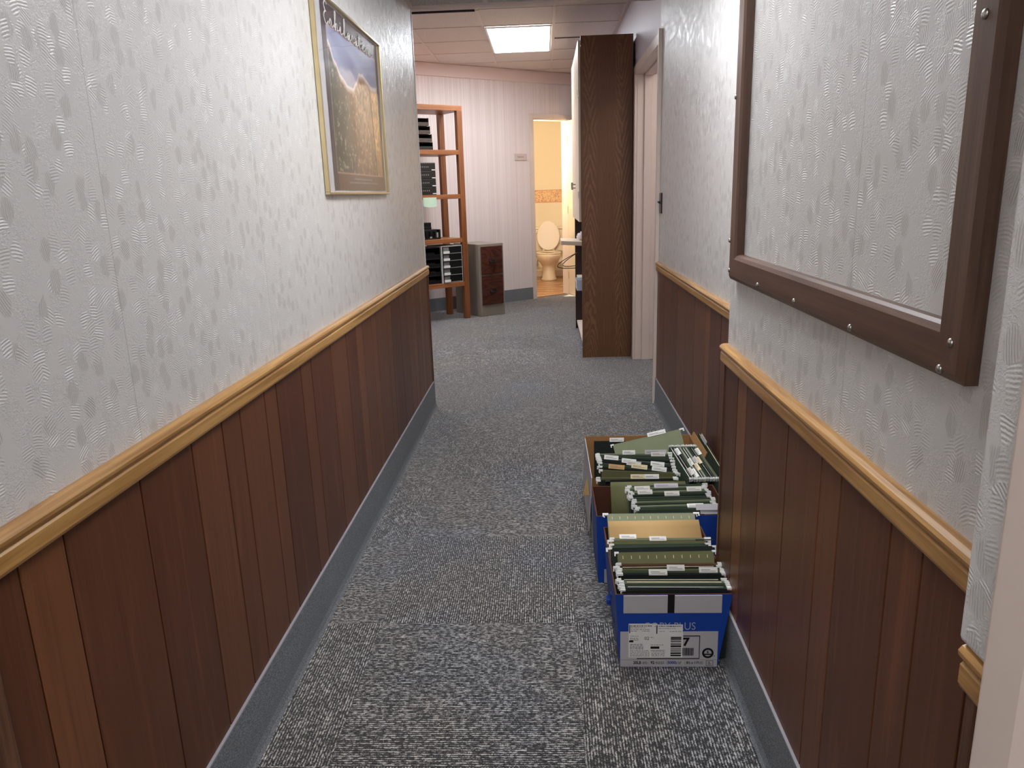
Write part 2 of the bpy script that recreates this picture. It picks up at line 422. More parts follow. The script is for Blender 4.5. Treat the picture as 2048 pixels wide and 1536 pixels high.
struct(cs.build('door_1', 'casing', bevel=0.002), 'painted casing around the toilet doorway')
bb = MB().box(-4.1, D0 - 0.056, -0.008, 0, 0, 0.148, 0, TW)
struct(bb.build('baseboard_back', 'cove'), 'grey carpet strip along the foot of the back wall')
# toilet room
b = MB().box(-0.62, 1.2, 12.05, 12.15, 0, 2.5).box(-0.62, -0.52, 9.42, 12.05, 0, 2.5).box(1.1, 1.2, 10.70, 12.05, 0, 2.5)
struct(b.build('wall_toilet', 'bathwall'), 'yellow cream wall of the toilet room')
struct(MB().prism([(-.62, 9.32), (1.2, 10.69), (1.2, 12.15), (-.62, 12.15)], 'z', 2.5, 2.56).build('ceiling_toilet', 'bathwall'))
fl = MB(); fl.quad([tuple(TW @ Vector(p)) for p in ((-0.5, 0.06, 0.004), (1.6, 0.06, 0.004))] + [(1.15, 12.1, 0.004), (-0.6, 12.1, 0.004)])
fo = fl.build('floor_toilet', 'lam'); fo.modifiers.new('s', 'SOLIDIFY').thickness = 0.003
struct(fo, 'glossy brown laminate floor of the toilet room')
def border():
    b = B('floral_border'); x, y, z = b.xyz()
    n = b.noise(b.vec(x, 0, z), 34, 3, 0.6, 1.6)
    c = b.mix(b.ss(n, 0.5, 0.56) * (1.0 - b.ss(n, 0.60, 0.66)), lin((238, 208, 168)), lin((196, 134, 112)))
    e = b.m('MAXIMUM', b.m('GREATER_THAN', z, 1.328), b.m('LESS_THAN', z, 1.158))
    return b.fin(b.mix(e * 0.8, c, lin((206, 160, 130))), 0.6, 0.3)
M['border'] = border()
struct(MB().box(-0.52, 1.1, 12.046, 12.05, 1.146, 1.340).build('trim_2', 'border'), 'floral wallpaper border around the toilet room')
struct(MB().box(-0.52, 1.1, 12.03, 12.05, 0, 0.10).build('baseboard_toilet', 'casing'))
# ceilings
c = bx(-0.86, 0.86, -1.6, YE - 0.06, ZC, ZC + 0.02).build('ceiling', 'ceil_c'); struct(c, 'grey corridor ceiling tiles in a metal grid')
g = MB()
for xx in (-0.30, 0.31): g.box(xx - 0.012, xx + 0.012, -1.6, YE - 0.06, ZC - 0.004, ZC)
for k in range(-3, 8): g.box(-0.727, 0.677, 0.0 + k * 0.61 - 0.012, 0.0 + k * 0.61 + 0.012, ZC - 0.004, ZC)
g.box(-0.727, 0.69, YE - 0.045, YE + 0.022, ZC - 0.006, ZC); g.box(-0.727, -0.705, -1.6, YE, ZC - 0.005, ZC)
g.build('ceiling_grid', 'tbar', c)
c = MB().box(-3.6, 0.86, YE - 0.06, 10.9, ZR, ZR + 0.02).build('ceiling_room', 'ceil_r'); struct(c, 'pinkish room ceiling tiles in a metal grid')
g = MB()
for k in range(-5, 2): xx = -0.50 + 0.61 * k; g.box(xx - 0.012, xx + 0.012, YE, 10.6, ZR - 0.005, ZR)
g.box(0.665, 0.69, YE, 10.4, ZR - 0.006, ZR)
for k in range(-4, 6): yy = 7.0 + 0.61 * k; g.box(-3.6, 0.69, yy - 0.011, yy + 0.011, ZR - 0.005, ZR)
g.build('ceiling_grid', 'tbar', c)
MB().box(-1.1, -0.515, 6.375, 6.425, ZR - 0.007, ZR - 0.002).box(0.125, 0.66, 7.60, 7.63, ZR - 0.007, ZR - 0.002).build('dark_slot', 'gap', c)
# wainscot, rails, coves
RAIL = [(0, .832), (.017, .832), (.019, .838), (.019, .863), (.0165, .8665), (.0165, .869), (.019, .872), (.022, .877), (.0225, .883), (.019, .889), (.011, .893), (0, .893)]
PAT = [0, .199, .345, .445, .603, .689, .898, .997]
def groove_list(y0, y1, off):
    out = []; k = math.floor((y0 - off) / 1.214)
    while True:
        for p in PAT:
            y = off + k * 1.214 + p
            if y >= y1 - 0.03: return out
            if y > y0 + 0.03: out.append(y)
        k += 1
def panelling(name, xf, sgn, y0, y1, cuts, label):
    """planks with V grooves; xf = wall face, panel grows towards sgn"""
    t = 0.007; m = MB(); ys = [y0] + cuts + [y1]; tones = []
    for a, b_ in zip(ys[:-1], ys[1:]):
        n0 = len(m.f); xo = xf + sgn * t; xi = xf
        m.box(xi, xo, a + 0.0018, b_ - 0.0018, 0.10, 0.842)
        r = random.random(); r = r * 0.5 + (0.30 if (b_ - a) < 0.12 else 0.0)
        tones += [r] * (len(m.f) - n0)
    m.box(xf, xf + sgn * 0.0022, y0, y1, 0.10, 0.835); tones += [-0.6] * 6
    o = m.build(name, 'wains')
    at = o.data.color_attributes.new('tone', 'FLOAT_COLOR', 'CORNER')
    for p, tn in zip(o.data.polygons, tones):
        for li in p.loop_indices: at.data[li].color = (tn, tn, tn, 1)
    md = o.modifiers.new('bevel', 'BEVEL'); md.width = 0.0015; md.segments = 1
    return struct(o, label)
panelling('trim_3', XL, 1, -1.6, YE, groove_list(-1.6, YE, 1.211), 'reddish brown plank panelling along the left wall')
panelling('trim_4', XR1, -1, 0.66, 2.05, [.80, .927, 1.019, 1.205, 1.297, 1.488, 1.679, 1.809, 1.897], 'reddish brown plank panelling on the near right wall')
panelling('trim_5', XR2, -1, 2.055, YD - .085, [2.30, 2.42, 2.62, 2.882, 3.08, 3.167, 3.405, 3.627, 3.85, 4.05, 4.273], 'reddish brown plank panelling on the recessed right wall')
def rail(name, xf, sgn, y0, y1, label, zb=.838, zs=.90):
    return struct(MB().prism([(xf + sgn * p[0], zb + (p[1] - .832) * zs) for p in RAIL], 'y', y0, y1).build(name, 'rail'), label)
rail('trim_6', XL, 1, -1.6, YE - 0.004, 'golden oak chair rail along the left wall')
rail('trim_7', XR1, -1, 0.66, 2.055, 'golden oak chair rail on the near right wall', .834, .80)
rail('trim_8', XR2, -1, 2.055, YD - .085, 'golden oak chair rail on the recessed right wall', .832, .80)
rail('trim_9', .412, -1, 0.60, 0.655, 'short end of golden oak chair rail beside the near casing', .822, .78)
def cove_b(name, xf, sgn, y0, y1, label, endcap=False):
    p = [(0, 0), (.021, 0), (.016, .010), (.0125, .03), (.0115, .162), (.0, .162)]
    m = MB().prism([(xf + sgn * a, z) for a, z in p], 'y', y0, y1)
    m.prism([(xf + sgn * a, z) for a, z in ((0, .162), (.0125, .162), (.0125, .167), (.008, .1695), (0, .1695))], 'y', y0, y1, 1)
    return struct(m.build(name, ['cove', 'cove_edge']), label)
cove_b('baseboard_left', XL, 1, -1.6, YE + 0.012, 'grey carpet cove base along the left wall')
cove_b('baseboard_right', XR1, -1, 0.665, 2.052, 'grey carpet cove base on the near right wall')
cove_b('baseboard_right_far', XR2, -1, 2.054, YD - .085, 'grey carpet cove base on the recessed right wall')
# small trims
struct(MB().box(XL - 0.01, XL + 0.003, YE - 0.012, YE + 0.003, 0.893, ZC).build('trim_10', 'white_tr', bevel=0.001), 'white metal corner strip at the end of the left wall')
struct(MB().box(XL - 0.01, XL + 0.012, YE - 0.014, YE + 0.008, 0.165, 0.835).build('trim_11', 'trim_dark', bevel=0.003), 'brown corner moulding ending the left panelling')
struct(MB().box(XL, XL + 0.018, 0.785, 0.818, 0.165, 0.833).build('trim_12', 'trim_dark', bevel=0.004), 'upright brown batten on the left panelling near the camera')
struct(MB().box(XR1 - 0.010, XR1 + 0.002, 2.038, 2.056, 0.165, 0.834).build('trim_13', 'trim_dark', bevel=0.003))
struct(MB().box(.402, .416, 0.636, 0.654, 0.02, 0.833).build('trim_14', 'trim_dark', bevel=0.003), 'brown corner moulding below the short rail end')
struct(MB().box(.407, .412, 0.60, 0.636, 0.02, 0.834).build('trim_15', 'cabdark'))
# near door casing, right edge of the picture
m = MB().prism([(XR0, .53), (XR0 - .016, .53), (XR0 - .020, .545), (XR0 - .018, .596), (XR0 - .010, .606), (XR0 - .010, .611), (XR0, .611)], 'z', 0, 2.2)
m.box(XR0 - .006, XR0, -.45, .53, 0.0, 2.15)
struct(m.build('door_2', 'casing', bevel=0.001), 'pinkish white door casing at the right edge of the view')
# doorway in the right wall: far jamb, head, near casing
m = MB()
m.box(0.69, 0.832, YD2 - 0.014, YD2, 0, 2.106).box(0.742, 0.80, YD2 - 0.028, YD2 - .014, 0, 2.095)     # far jamb + stop
m.box(0.69, 0.832, YD, YD2, 2.106, 2.12).box(0.742, 0.80, YD, YD2, 2.092, 2.106)                    # head + stop
m.box(0.672, 0.69, YD2 - .012, YD2 + .06, 0, 2.165).box(0.672, 0.69, YD - .0, YD2, 2.104, 2.165)      # far and head casing
m.box(0.662, 0.677, YD - 0.058, YD, 0, 2.165).box(0.655, 0.677, YD - .078, YD - .058, 0, 2.165).box(0.677, 0.832, YD, YD + .014, 0, 2.106)
struct(m.build('door_3', 'casing', bevel=0.0025), 'pinkish white door frame in the right wall beside the tall cabinet')

# ================================================================== LIGHTS
def troffer(x0, x1, y0, y1, z, em, label):
    t = thing('ceiling_light', label, 'light', ((x0 + x1) / 2, (y0 + y1) / 2, z), 0)
    a, b_ = (x1 - x0) / 2, (y1 - y0) / 2
    f = MB().box(-a, a, -b_, -b_ + .018, -.012, .0).box(-a, a, b_ - .018, b_, -.012, 0).box(-a, -a + .018, -b_ + .018, b_ - .018, -.012, 0).box(a - .018, a, -b_ + .018, b_ - .018, -.012, 0)
    f.build('light_frame', 'white', t)
    MB().box(-a + .018, a - .018, -b_ + .018, b_ - .018, -.008, -.001).build('diffuser', em, t)
    return t
troffer(-0.485, 0.095, 7.015, 8.205, ZR - .005, 'em_r', 'lit square white fluorescent panel in the room ceiling')
troffer(-2.3, -1.72, 6.4, 7.6, ZR - .005, 'em_r', 'added unseen panel in the room ceiling left of the shelf')  # hidden second panel, added to brighten the room floor
troffer(-0.13, 0.47, 1.80, 3.00, ZC - .005, 'em_c', 'fluorescent panel in the corridor ceiling')
troffer(-0.42, 0.18, -1.45, -0.25, ZC - .005, 'em_n', 'added unseen fill panel in the corridor ceiling behind the camera')  # unseen fill light, added to lift the carton front and near walls
M['em_s'] = emit('side_fill_diffuser', (255, 248, 240), L_SIDE)
troffer(1.05, 1.65, 4.75, 5.35, 2.395, 'em_s', 'added unseen fill panel in the side room behind the right doorway')  # unseen fill light, added to brighten the far door jamb
t = thing('globe_lamp', 'warm globe lamp on the wall inside the toilet room', 'lamp', tuple(TW @ Vector((.135, .1215, 1.85))), TH)
rings = []
for k in range(9):
    a = PI * k / 8; r = 0.10 * math.sin(a) + 0.001; rings.append([(r * math.cos(2 * PI * j / 16), .16 + r * math.sin(2 * PI * j / 16), 0.10 * math.cos(a)) for j in range(16)])
MB().loft(rings).build('globe', 'em_b', t, smooth=True)
MB().tube([(0, 0, 0), (0, .02, 0), (0, .05, 0), (0, .07, 0)], [.06, .055, .03, .03], 16).build('lamp_base', 'white', t)

# ================================================================== POSTER on the left wall
PY0, PY1, PZ0, PZ1 = 2.550, 3.545, 1.314, 1.955
t = thing('framed_poster', 'gold framed landscape poster hanging on the left wallpapered wall', 'poster', (XL, (PY0 + PY1) / 2, PZ0))
oy = -(PY0 + PY1) / 2; oz = -PZ0
def PF(y, z): return (y + oy, z + oz)
f = MB(); fw, fd = .009, .018
a0, a1, b0, b1 = PY0 + oy, PY1 + oy, 0.0, PZ1 - PZ0
f.box(.001, fd, a0, a1, b0, b0 + fw).box(.001, fd, a0, a1, b1 - fw, b1).box(.001, fd, a0, a0 + fw, b0 + fw, b1 - fw).box(.001, fd, a1 - fw, a1, b0 + fw, b1 - fw)
f.build('frame', 'gold', t, bevel=.002)
MB().box(.001, .006, a0 + fw, a1 - fw, b0 + fw, b1 - fw).build('mat_board', 'cardgrey', t)
# print (flat sheet, colours per vertex)
def lerp(a, b_, k): return tuple(p + (q - p) * k for p, q in zip(a, b_))
def hash2(i, j): 
    v = math.sin(i * 127.1 + j * 311.7) * 43758.5453; return v - math.floor(v)
def vn(x, y):
    i, j = math.floor(x), math.floor(y); fx, fy = x - i, y - j; fx = fx * fx * (3 - 2 * fx); fy = fy * fy * (3 - 2 * fy)
    return (hash2(i, j) * (1 - fx) + hash2(i + 1, j) * fx) * (1 - fy) + (hash2(i, j + 1) * (1 - fx) + hash2(i + 1, j + 1) * fx) * fy
KEYS = [(-.2, 1.02), (0, .90), (.1, .78), (.2, .70), (.32, .655), (.42, .655), (.5, .72), (.58, .80), (.66, .81), (.75, .78), (.85, .75), (.95, .76), (1.05, .80), (1.3, .9)]
def ridge(u):
    for (u0, v0), (u1, v1) in zip(KEYS[:-1], KEYS[1:]):
        if u0 <= u <= u1:
            k = (u - u0) / (u1 - u0); k = k * k * (3 - 2 * k); return v0 + (v1 - v0) * k
    return .8
def printcol(y, z):
    u = (y - 2.715) / (3.462 - 2.715); v = (z - 1.395) / (1.872 - 1.395)
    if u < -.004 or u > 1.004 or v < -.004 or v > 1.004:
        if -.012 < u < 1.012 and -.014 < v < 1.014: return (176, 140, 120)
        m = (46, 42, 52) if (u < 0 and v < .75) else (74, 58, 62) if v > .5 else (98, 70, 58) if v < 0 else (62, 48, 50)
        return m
    r = ridge(u); n = vn(u * 46, v * 30) * .6 + vn(u * 120, v * 80) * .4; lo = vn(u * 5 + 3, v * 4)
    if v > r:
        c = lerp((92, 94, 134), (140, 146, 178), vn(u * 6 + v * 9, v * 7)); k = (v - r) / .3
        c = lerp((150, 152, 176), c, min(1, max(0, k * 2)))
        return lerp(c, (206, 186, 178), .5 * max(0, vn(u * 4 - v * 3, v * 13 + 5) - .55) / .45)
    d = r - v
    if d < .022: return (228, 214, 208)
    if d < .05: return lerp((214, 186, 176), (160, 120, 92), (d - .022) / .03)
    g = lerp((132, 98, 72), (184, 138, 84), min(1, max(0, (u - .25) * 1.6)))
    g = lerp(g, (104, 78, 66), min(1, max(0, (.45 - v) * 1.4)))
    if u < .42: g = lerp((44, 56, 46), g, min(1, max(0, u / .42 + (v - .55) * .5)))
    if u > .80: g = lerp(g, (216, 168, 106), min(1, (u - .80) / .06) * (0.9 if v > .18 else .3))
    ul = .80 + .10 * (abs(v - .72) if v < .72 else 0) - .06 * max(0, .3 - v)
    if abs(u - ul) < .010 and v < .78: return (70, 48, 34)
    sp = .65 + .7 * n
    if n > .74 and u < .75: return lerp(g, (232, 206, 184), .6)
    return tuple(min(255, q * sp) for q in g)
ny, nz = 190, 130; m = MB(); pts = []
py0, py1, pz0, pz1 = 2.655, 3.508, 1.329, 1.940
for j in range(nz + 1):
    for i in range(ny + 1):
        y = py0 + (py1 - py0) * i / ny; z = pz0 + (pz1 - pz0) * j / nz
        m.v.append((.0072, y + oy, z + oz)); pts.append((y, z))
for j in range(nz):
    for i in range(ny):
        k = j * (ny + 1) + i; m.f.append((k, k + 1, k + ny + 2, k + ny + 1)); m.mi.append(0)
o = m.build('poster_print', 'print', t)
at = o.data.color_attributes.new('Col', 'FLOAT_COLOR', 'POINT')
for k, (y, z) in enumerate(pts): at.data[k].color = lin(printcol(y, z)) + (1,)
# script title: one pen stroke per letter on the unit square
SC = {'E': [(.8, .95), (.45, 1.05), (.2, .85), (.35, .62), (.6, .58), (.3, .55), (.05, .3), (.25, .02), (.6, 0), (.9, .18)],
 'x': [(0, .1), (.25, .42), (.45, .3), (.4, .05), (.7, .05), (.9, .2)], 'h': [(0, .1), (.4, .9), (.35, 1.05), (.2, .9), (.2, 0), (.3, .3), (.55, .42), (.65, .2), (.65, .02), (.95, .15)],
 'i': [(0, .1), (.3, .42), (.3, .1), (.5, .02), (.8, .15)], 'l': [(0, .1), (.45, .8), (.42, 1.05), (.25, .9), (.25, .15), (.45, .02), (.8, .15)],
 'a': [(0, .1), (.55, .4), (.2, .4), (.05, .15), (.25, 0), (.55, .35), (.55, .05), (.9, .15)], 'r': [(0, .1), (.3, .45), (.5, .38), (.5, .08), (.85, .15)],
 't': [(0, .1), (.35, .85), (.3, .1), (.5, .02), (.85, .15)], 'o': [(0, .1), (.45, .42), (.15, .3), (.2, .02), (.5, .05), (.6, .3), (.45, .42), (.9, .32)],
 'n': [(0, .1), (.2, .4), (.2, 0), (.45, .42), (.65, .35), (.65, .05), (1.0, .1), (1.5, .28)]}
m = MB(); yy = 2.685; 
for ch in 'Exhilaration':
    s_, hh = (.058, .066) if ch == 'E' else (.058, .060)
    P = [Vector((.0088, yy + oy + px * s_, 1.872 + oz + py * hh)) for px, py in SC[ch]]
    pts = []
    for i in range(len(P) - 1):
        p0, p1, p2, p3 = P[max(i - 1, 0)], P[i], P[i + 1], P[min(i + 2, len(P) - 1)]
        for k in range(5):
            q = k / 5; pts.append(.5 * ((2 * p1) + (p2 - p0) * q + (2 * p0 - 5 * p1 + 4 * p2 - p3) * q * q + (3 * p1 - p0 - 3 * p2 + p3) * q ** 3))
    pts.append(P[-1]); m.tube(pts, .0019, 5); yy += s_ * (1.12 if ch in 'Exh' else .98)
    if ch in 't': m.tube([(.0088, yy + oy - .065, 1.91 + oz), (.0088, yy + oy - .02, 1.913 + oz)], .0016, 5)
    if ch == 'i': m.box(.0075, .0095, yy + oy - .043, yy + oy - .039, 1.872 + oz + .035, 1.872 + oz + .039)
m.build('script_title', 'label', t)
m = MB()
for (z, ya, yb) in ((1.372, 2.94, 3.24), (1.358, 2.86, 3.34)):
    y = ya
    while y < yb:
        wd = random.uniform(.012, .03); m.box(.0074, .0078, y + oy, min(y + wd, yb) + oy, z - .003 + oz, z + .003 + oz); y += wd + .006
m.build('caption_lines', 'labelgrey', t)
MB().box(.0108, .0122, a0 + fw, a1 - fw, b0 + fw, b1 - fw).build('glazing', 'glazing', t)

# ================================================================== WOODEN WALL FRAME on the near right wall
t = thing('wall_frame', 'large dark walnut moulding frame screwed around bare wallpaper', 'frame', (XR1, 1.43, 1.068))
Y0, Y1, Z0, Z1, wd, dp = .862, 1.990, 0.0, .93, .066, .022
Y0 -= 1.43; Y1 -= 1.43
def mould(axis, a, b_, c0, c1, inner):   # one mitred length: c0 outer edge, c1 inner edge
    m = MB(); s_ = 1 if c1 > c0 else -1; w_ = abs(c1 - c0)
    prof = [(0, 0), (0, dp * .72), (.010, dp), (w_ - .012, dp), (w_ - .004, dp * .8), (w_, dp * .55), (w_, 0)]
    r0, r1 = [], []
    for q, d in prof:
        if axis == 'y': r0.append((-d - .0005, a + q, c0 + s_ * q)); r1.append((-d - .0005, b_ - q, c0 + s_ * q))
        else: r0.append((-d - .0005, c0 + s_ * q, a + q)); r1.append((-d - .0005, c0 + s_ * q, b_ - q))
    return m.loft([r0, r1])
mould('y', Y0, Y1, Z0, Z0 + wd, 0).build('bottom_rail', 'frame_y', t); mould('y', Y0, Y1, Z1, Z1 - wd, 0).build('top_rail', 'frame_y', t)
mould('z', Z0, Z1, Y0, Y0 + wd, 0).build('side_rail', 'frame_z', t); mould('z', Z0, Z1, Y1, Y1 - wd, 0).build('side_rail', 'frame_z', t)
def screw(y, z):
    y, z = .472 / .49 * y - 1.43, 1.3 + (z - 1.3) * .472 / .49 - 1.068
    m = MB(); rr = []
    for r, d in ((.0058, 0), (.0056, .0018), (.004, .0034), (.0008, .0040)):
        rr.append([(-dp - d, y + r * math.cos(2 * PI * k / 12), z + r * math.sin(2 * PI * k / 12)) for k in range(12)])
    m.loft(rr); m.build('screw', 'chrome', t, smooth=True)
for y, z in ((.929, 1.477), (.923, 1.107), (.942, 1.070), (1.228, 1.072), (1.512, 1.075), (1.775, 1.076), (2.058, 1.521), (2.060, 1.161), (2.052, 1.083), (.929, 1.85), (2.058, 1.88)): screw(y, z)

# ================================================================== SWITCH on the recessed right wall
t = thing('light_switch', 'black switch plate on the right wall beside the door frame', 'switch', (XR2, 4.505, 1.22))
MB().box(-.007, 0, -.036, .036, -.058, .058).build('plate', 'blackmetal', t, bevel=.002)
MB().prism([(-.005, -.008), (-.022, .004), (-.020, .012), (-.005, .010)], 'y', -.006, .006).build('toggle', 'black', t)

# ================================================================== TALL CABINET
CX0, CX1 = .287, .6715
t = thing('storage_cabinet', 'tall dark oak cabinet against the right wall past the door frame', 'cabinet', ((CX0 + CX1) / 2, 5.95, 0))
def cb(x0, x1, y0, y1, z0, z1): return bx(x0 - (CX0 + CX1) / 2, x1 - (CX0 + CX1) / 2, y0 - 5.95, y1 - 5.95, z0, z1)
cb(CX0, CX1, 5.952, 5.974, 0, 2.40).build('side_panel', 'cabside', t, bevel=.001)
cb(CX0, CX1, 7.30, 7.325, 0, 2.38).build('side_panel', 'cabdark', t)
cb(CX0 + .01, CX1, 5.974, 7.30, 2.36, 2.38).build('top_panel', 'cabdark', t)
cb(CX1 - .012, CX1, 5.974, 7.30, .02, 2.36).build('back_panel', 'cabdark', t)
for z in (.06, .50, .87): cb(CX0 + .012, CX1 - .012, 5.974, 7.30, z, z + .022).build('shelf', 'casing', t)
def cab_door(par, xf, a, b_, yk):
    d = cb(xf - .019, xf - .001, a, b_, 1.07, 2.375).build('door', 'cream', par, bevel=.002)
    h = MB(); yk -= 5.95; xk = xf - .019 - (CX0 + CX1) / 2
    h.tube([(xk, yk, 1.33), (xk - .028, yk, 1.33)], .006, 8); h.tube([(xk - .028, yk, 1.315), (xk - .028, yk, 1.375)], .007, 8); h.tube([(xk, yk, 1.36), (xk - .028, yk, 1.36)], .006, 8)
    h.build('door_handle', 'chrome', d)
cab_door(t, CX0, 5.978, 6.635, 6.58); cab_door(t, CX0, 6.640, 7.298, 6.70)
t2 = thing('storage_cabinet', 'shallower dark cabinet behind the tall oak one, toward the toilet door', 'cabinet', ((CX0 + CX1) / 2, 5.95, 0))
X2 = .350
cb(X2, CX1, 7.327, 7.35, 0, 2.38).build('side_panel', 'cabdark', t2); cb(X2, CX1, 8.72, 8.745, 0, 2.38).build('side_panel', 'cabdark', t2)
cb(X2 + .01, CX1, 7.35, 8.72, 2.36, 2.38).build('top_panel', 'cabdark', t2); cb(CX1 - .012, CX1, 7.35, 8.72, .02, 2.36).build('back_panel', 'cabdark', t2)
for z in (.06, .50, .87): cb(X2 + .012, CX1 - .012, 7.35, 8.72, z, z + .022).build('shelf', 'casing', t2)
cab_door(t2, X2, 7.352, 8.03, 7.98); cab_door(t2, X2, 8.035, 8.718, 8.09)
for z in (1.98, 1.25): cb(CX0 - .026, CX0 - .018, 5.962, 5.982, z, z + .05).build('hinge', 'chrome', t)
# pull-out board
T = Matrix.Translation((.128 - (CX0 + CX1) / 2, 6.10 - 5.95, .902)) @ Matrix.Rotation(math.radians(4), 4, 'Y')
MB().box(0, .17, 0, .42, -.012, .020, 0, T).build('pull_out_board', 'cream', t, bevel=.003)
cb(CX0 + .01, CX1 - .012, 6.10, 6.52, .892, .902).build('board_runner', 'casing', t)
# things in the open shelves
def lump(rad, seed, n=14, m_=9, flat=.75):
    rings = []
    for i in range(m_):
        a = PI * (i + .35) / (m_ - .3); rr = []
        for k in range(n):
            p = 2 * PI * k / n; q = 1 + .28 * (vn(seed + math.cos(p) * 2.2 + 7, math.sin(p) * 2.2 + a * 1.9 + 7) - .5) * 2
            rr.append((rad * math.sin(a) * math.cos(p) * q, rad * math.sin(a) * math.sin(p) * q, rad * flat * (1 - math.cos(a) * q * .9)))
        rings.append(rr)
    return MB().loft(rings)
o = lump(.055, 3.0).build('plastic_bag', 'pinkbag', smooth=True); o.location = (.318, 6.30, .903); tag(o, 'crumpled pinkish white bag lying above the pull-out board in the cabinet', 'bag')
t = thing('carton', 'pale blue carton jutting from the low open shelf of the tall cabinet', 'box', (.34, 6.20, .522))
MB().box(-.09, .09, -.11, .11, 0, .085).build('carton_body', 'lightblue', t, bevel=.002)
MB().box(-.0915, -.09, -.11, .11, .055, .075).build('carton_stripe', 'white', t)
m = MB(); 
for ph in (0, 1):
    m.tube([(.30 - .17 * math.sin(k / 10 * PI) * (.8 + .3 * ph), 7.19 + .02 * ph, .74 - .12 * (k / 10) * (1 + .2 * ph) - .05 * math.sin(k / 10 * PI)) for k in range(11)], .004, 6)
tag(m.build('cable', 'cabdark'), 'thin dark cable looping out of the tall cabinet before the toilet door', 'cable')

# ================================================================== TOILET DOOR LEAF (open) and paper on the carpet
hp = TW @ Vector((D1 - .006, -.02, 0)); ang = math.atan2(-.93, .36)
t = thing('door_leaf', 'cream toilet door standing open into the room', 'door', (hp.x, hp.y, 0), ang)
MB().box(0, .62, -.018, .018, .012, 2.15).build('door_slab', 'cream', t, bevel=.002)
for z in (.25, 1.08, 1.92): MB().box(-.012, .004, -.02, .02, z - .045, z + .045).build('hinge', 'brass', t)
m = MB(); m.tube([(.56, -.018, 1.0), (.56, -.06, 1.0)], .011, 8); m.tube([(.56, -.05, 1.0), (.56, -.062, 1.0), (.56, -.085, 1.0), (.56, -.095, 1.0)], [.012, .026, .026, .012], 12)
m.build('door_knob', 'brass', t, smooth=True)
m = MB(); m.prism([(.225, 9.60), (.40, 9.60), (.385, 9.66), (.30, 9.79)], 'z', .001, .006)
tag(m.build('paper_sheet', 'label'), 'white sheet of paper on the carpet at the foot of the toilet door', 'paper')
# plaque on the back wall
t = thing('door_sign', 'small pale plaque on the pinstripe wall left of the toilet doorway', 'sign', tuple(TW @ Vector((.083, 0, 1.72))), TH)
M['plaque'] = plain('pale_plaque', (206, 188, 180), .5)
MB().box(-.088, .088, -.012, -.0005, -.038, .038).build('plaque', 'plaque', t, bevel=.003)
m = MB()
for k, wd in enumerate((.006, .005, .007, .004, .006, .005, .006)): m.box(-.045 + k * .0125, -.045 + k * .0125 + wd, -.0127, -.012, -.008, .010 - (k % 2) * .005)
m.build('lettering', 'inkgrey', t)

# ================================================================== TOILET
t = thing('toilet', 'cream porcelain toilet with raised lid seen through the far doorway', 'toilet', (.052, 11.36, .006))
def ell(cx, cy, a, b_, z, n=28, back=0.0):
    return [(cx + a * math.cos(2 * PI * k / n), cy + b_ * math.sin(2 * PI * k / n) * (1 if math.sin(2 * PI * k / n) < 0 else 1 + back), z) for k in range(n)]
R_ = [(0, .20, .118, .20, 0), (0, .20, .120, .205, .015), (0, .19, .105, .19, .04), (0, .18, .095, .17, .13), (0, .18, .098, .17, .20), (0, .17, .125, .20, .25), (0, .16, .160, .245, .30), (0, .155, .180, .270, .345), (0, .15, .185, .280, .38), (0, .15, .183, .278, .397)]
MB().loft([ell(*r) for r in R_]).build('bowl', 'porc', t, smooth=True)
o = MB(); n = 28
ro = ell(0, .155, .188, .285, .400); ri = ell(0, .145, .110, .19, .400); ro2 = [(x, y, .422) for x, y, z in ro]; ri2 = [(x, y, .420) for x, y, z in ri]
o.loft([ri, ro, ro2, ri2, ri], caps=False); o.build('seat', 'porc', t, bevel=.004, smooth=True)
T = Matrix.Translation((0, .43, .425)) @ Matrix.Rotation(math.radians(-6), 4, 'X')
o = MB(); lid = [(.178 * math.cos(2 * PI * k / 32) * (1 - .06 * math.sin(2 * PI * k / 32)), .225 + .225 * math.sin(2 * PI * k / 32)) for k in range(32)]
o.loft([[tuple(T @ Vector((x * s_, y_, .225 + (z - .225) * s_))) for x, z in lid] for y_, s_ in ((.014, .97), (.006, 1), (-.006, 1), (-.012, .96))]); o.build('lid', 'porc', t, smooth=False, bevel=.003)
o = MB().box(-.23, .23, .50, .665, .40, .74); o.build('tank', 'porc', t, bevel=.02, seg=3)
o = MB().box(-.24, .24, .49, .672, .74, .775); o.build('tank_lid', 'porc', t, bevel=.012, seg=3)
m = MB(); m.tube([(-.17, .50, .69), (-.17, .485, .69)], .012, 10); m.tube([(-.17, .485, .69), (-.21, .48, .685)], .006, 8); m.build('flush_lever', 'chrome', t)
for sx in (-1, 1): MB().box(sx * .075 - .014, sx * .075 + .014, .425, .455, .40, .448).build('lid_hinge', 'porc', t, bevel=.004)
t = thing('supply_valve', 'chrome water valve on the wall left of the toilet', 'valve', (-.125, 12.03, .20))
m = MB(); m.tube([(0, 0, 0), (0, -.06, 0)], .010, 8); m.tube([(0, -.05, -.01), (0, -.05, .05), (.02, -.07, .12), (.04, -.1, .19)], .007, 8); m.build('pipe', 'chrome', t)
MB().loft([[(.022 * math.cos(2 * PI * k / 12), -.062 - d, .022 * math.sin(2 * PI * k / 12)) for k in range(12)] for d in (0, .02)]).build('valve_knob', 'chrome', t)

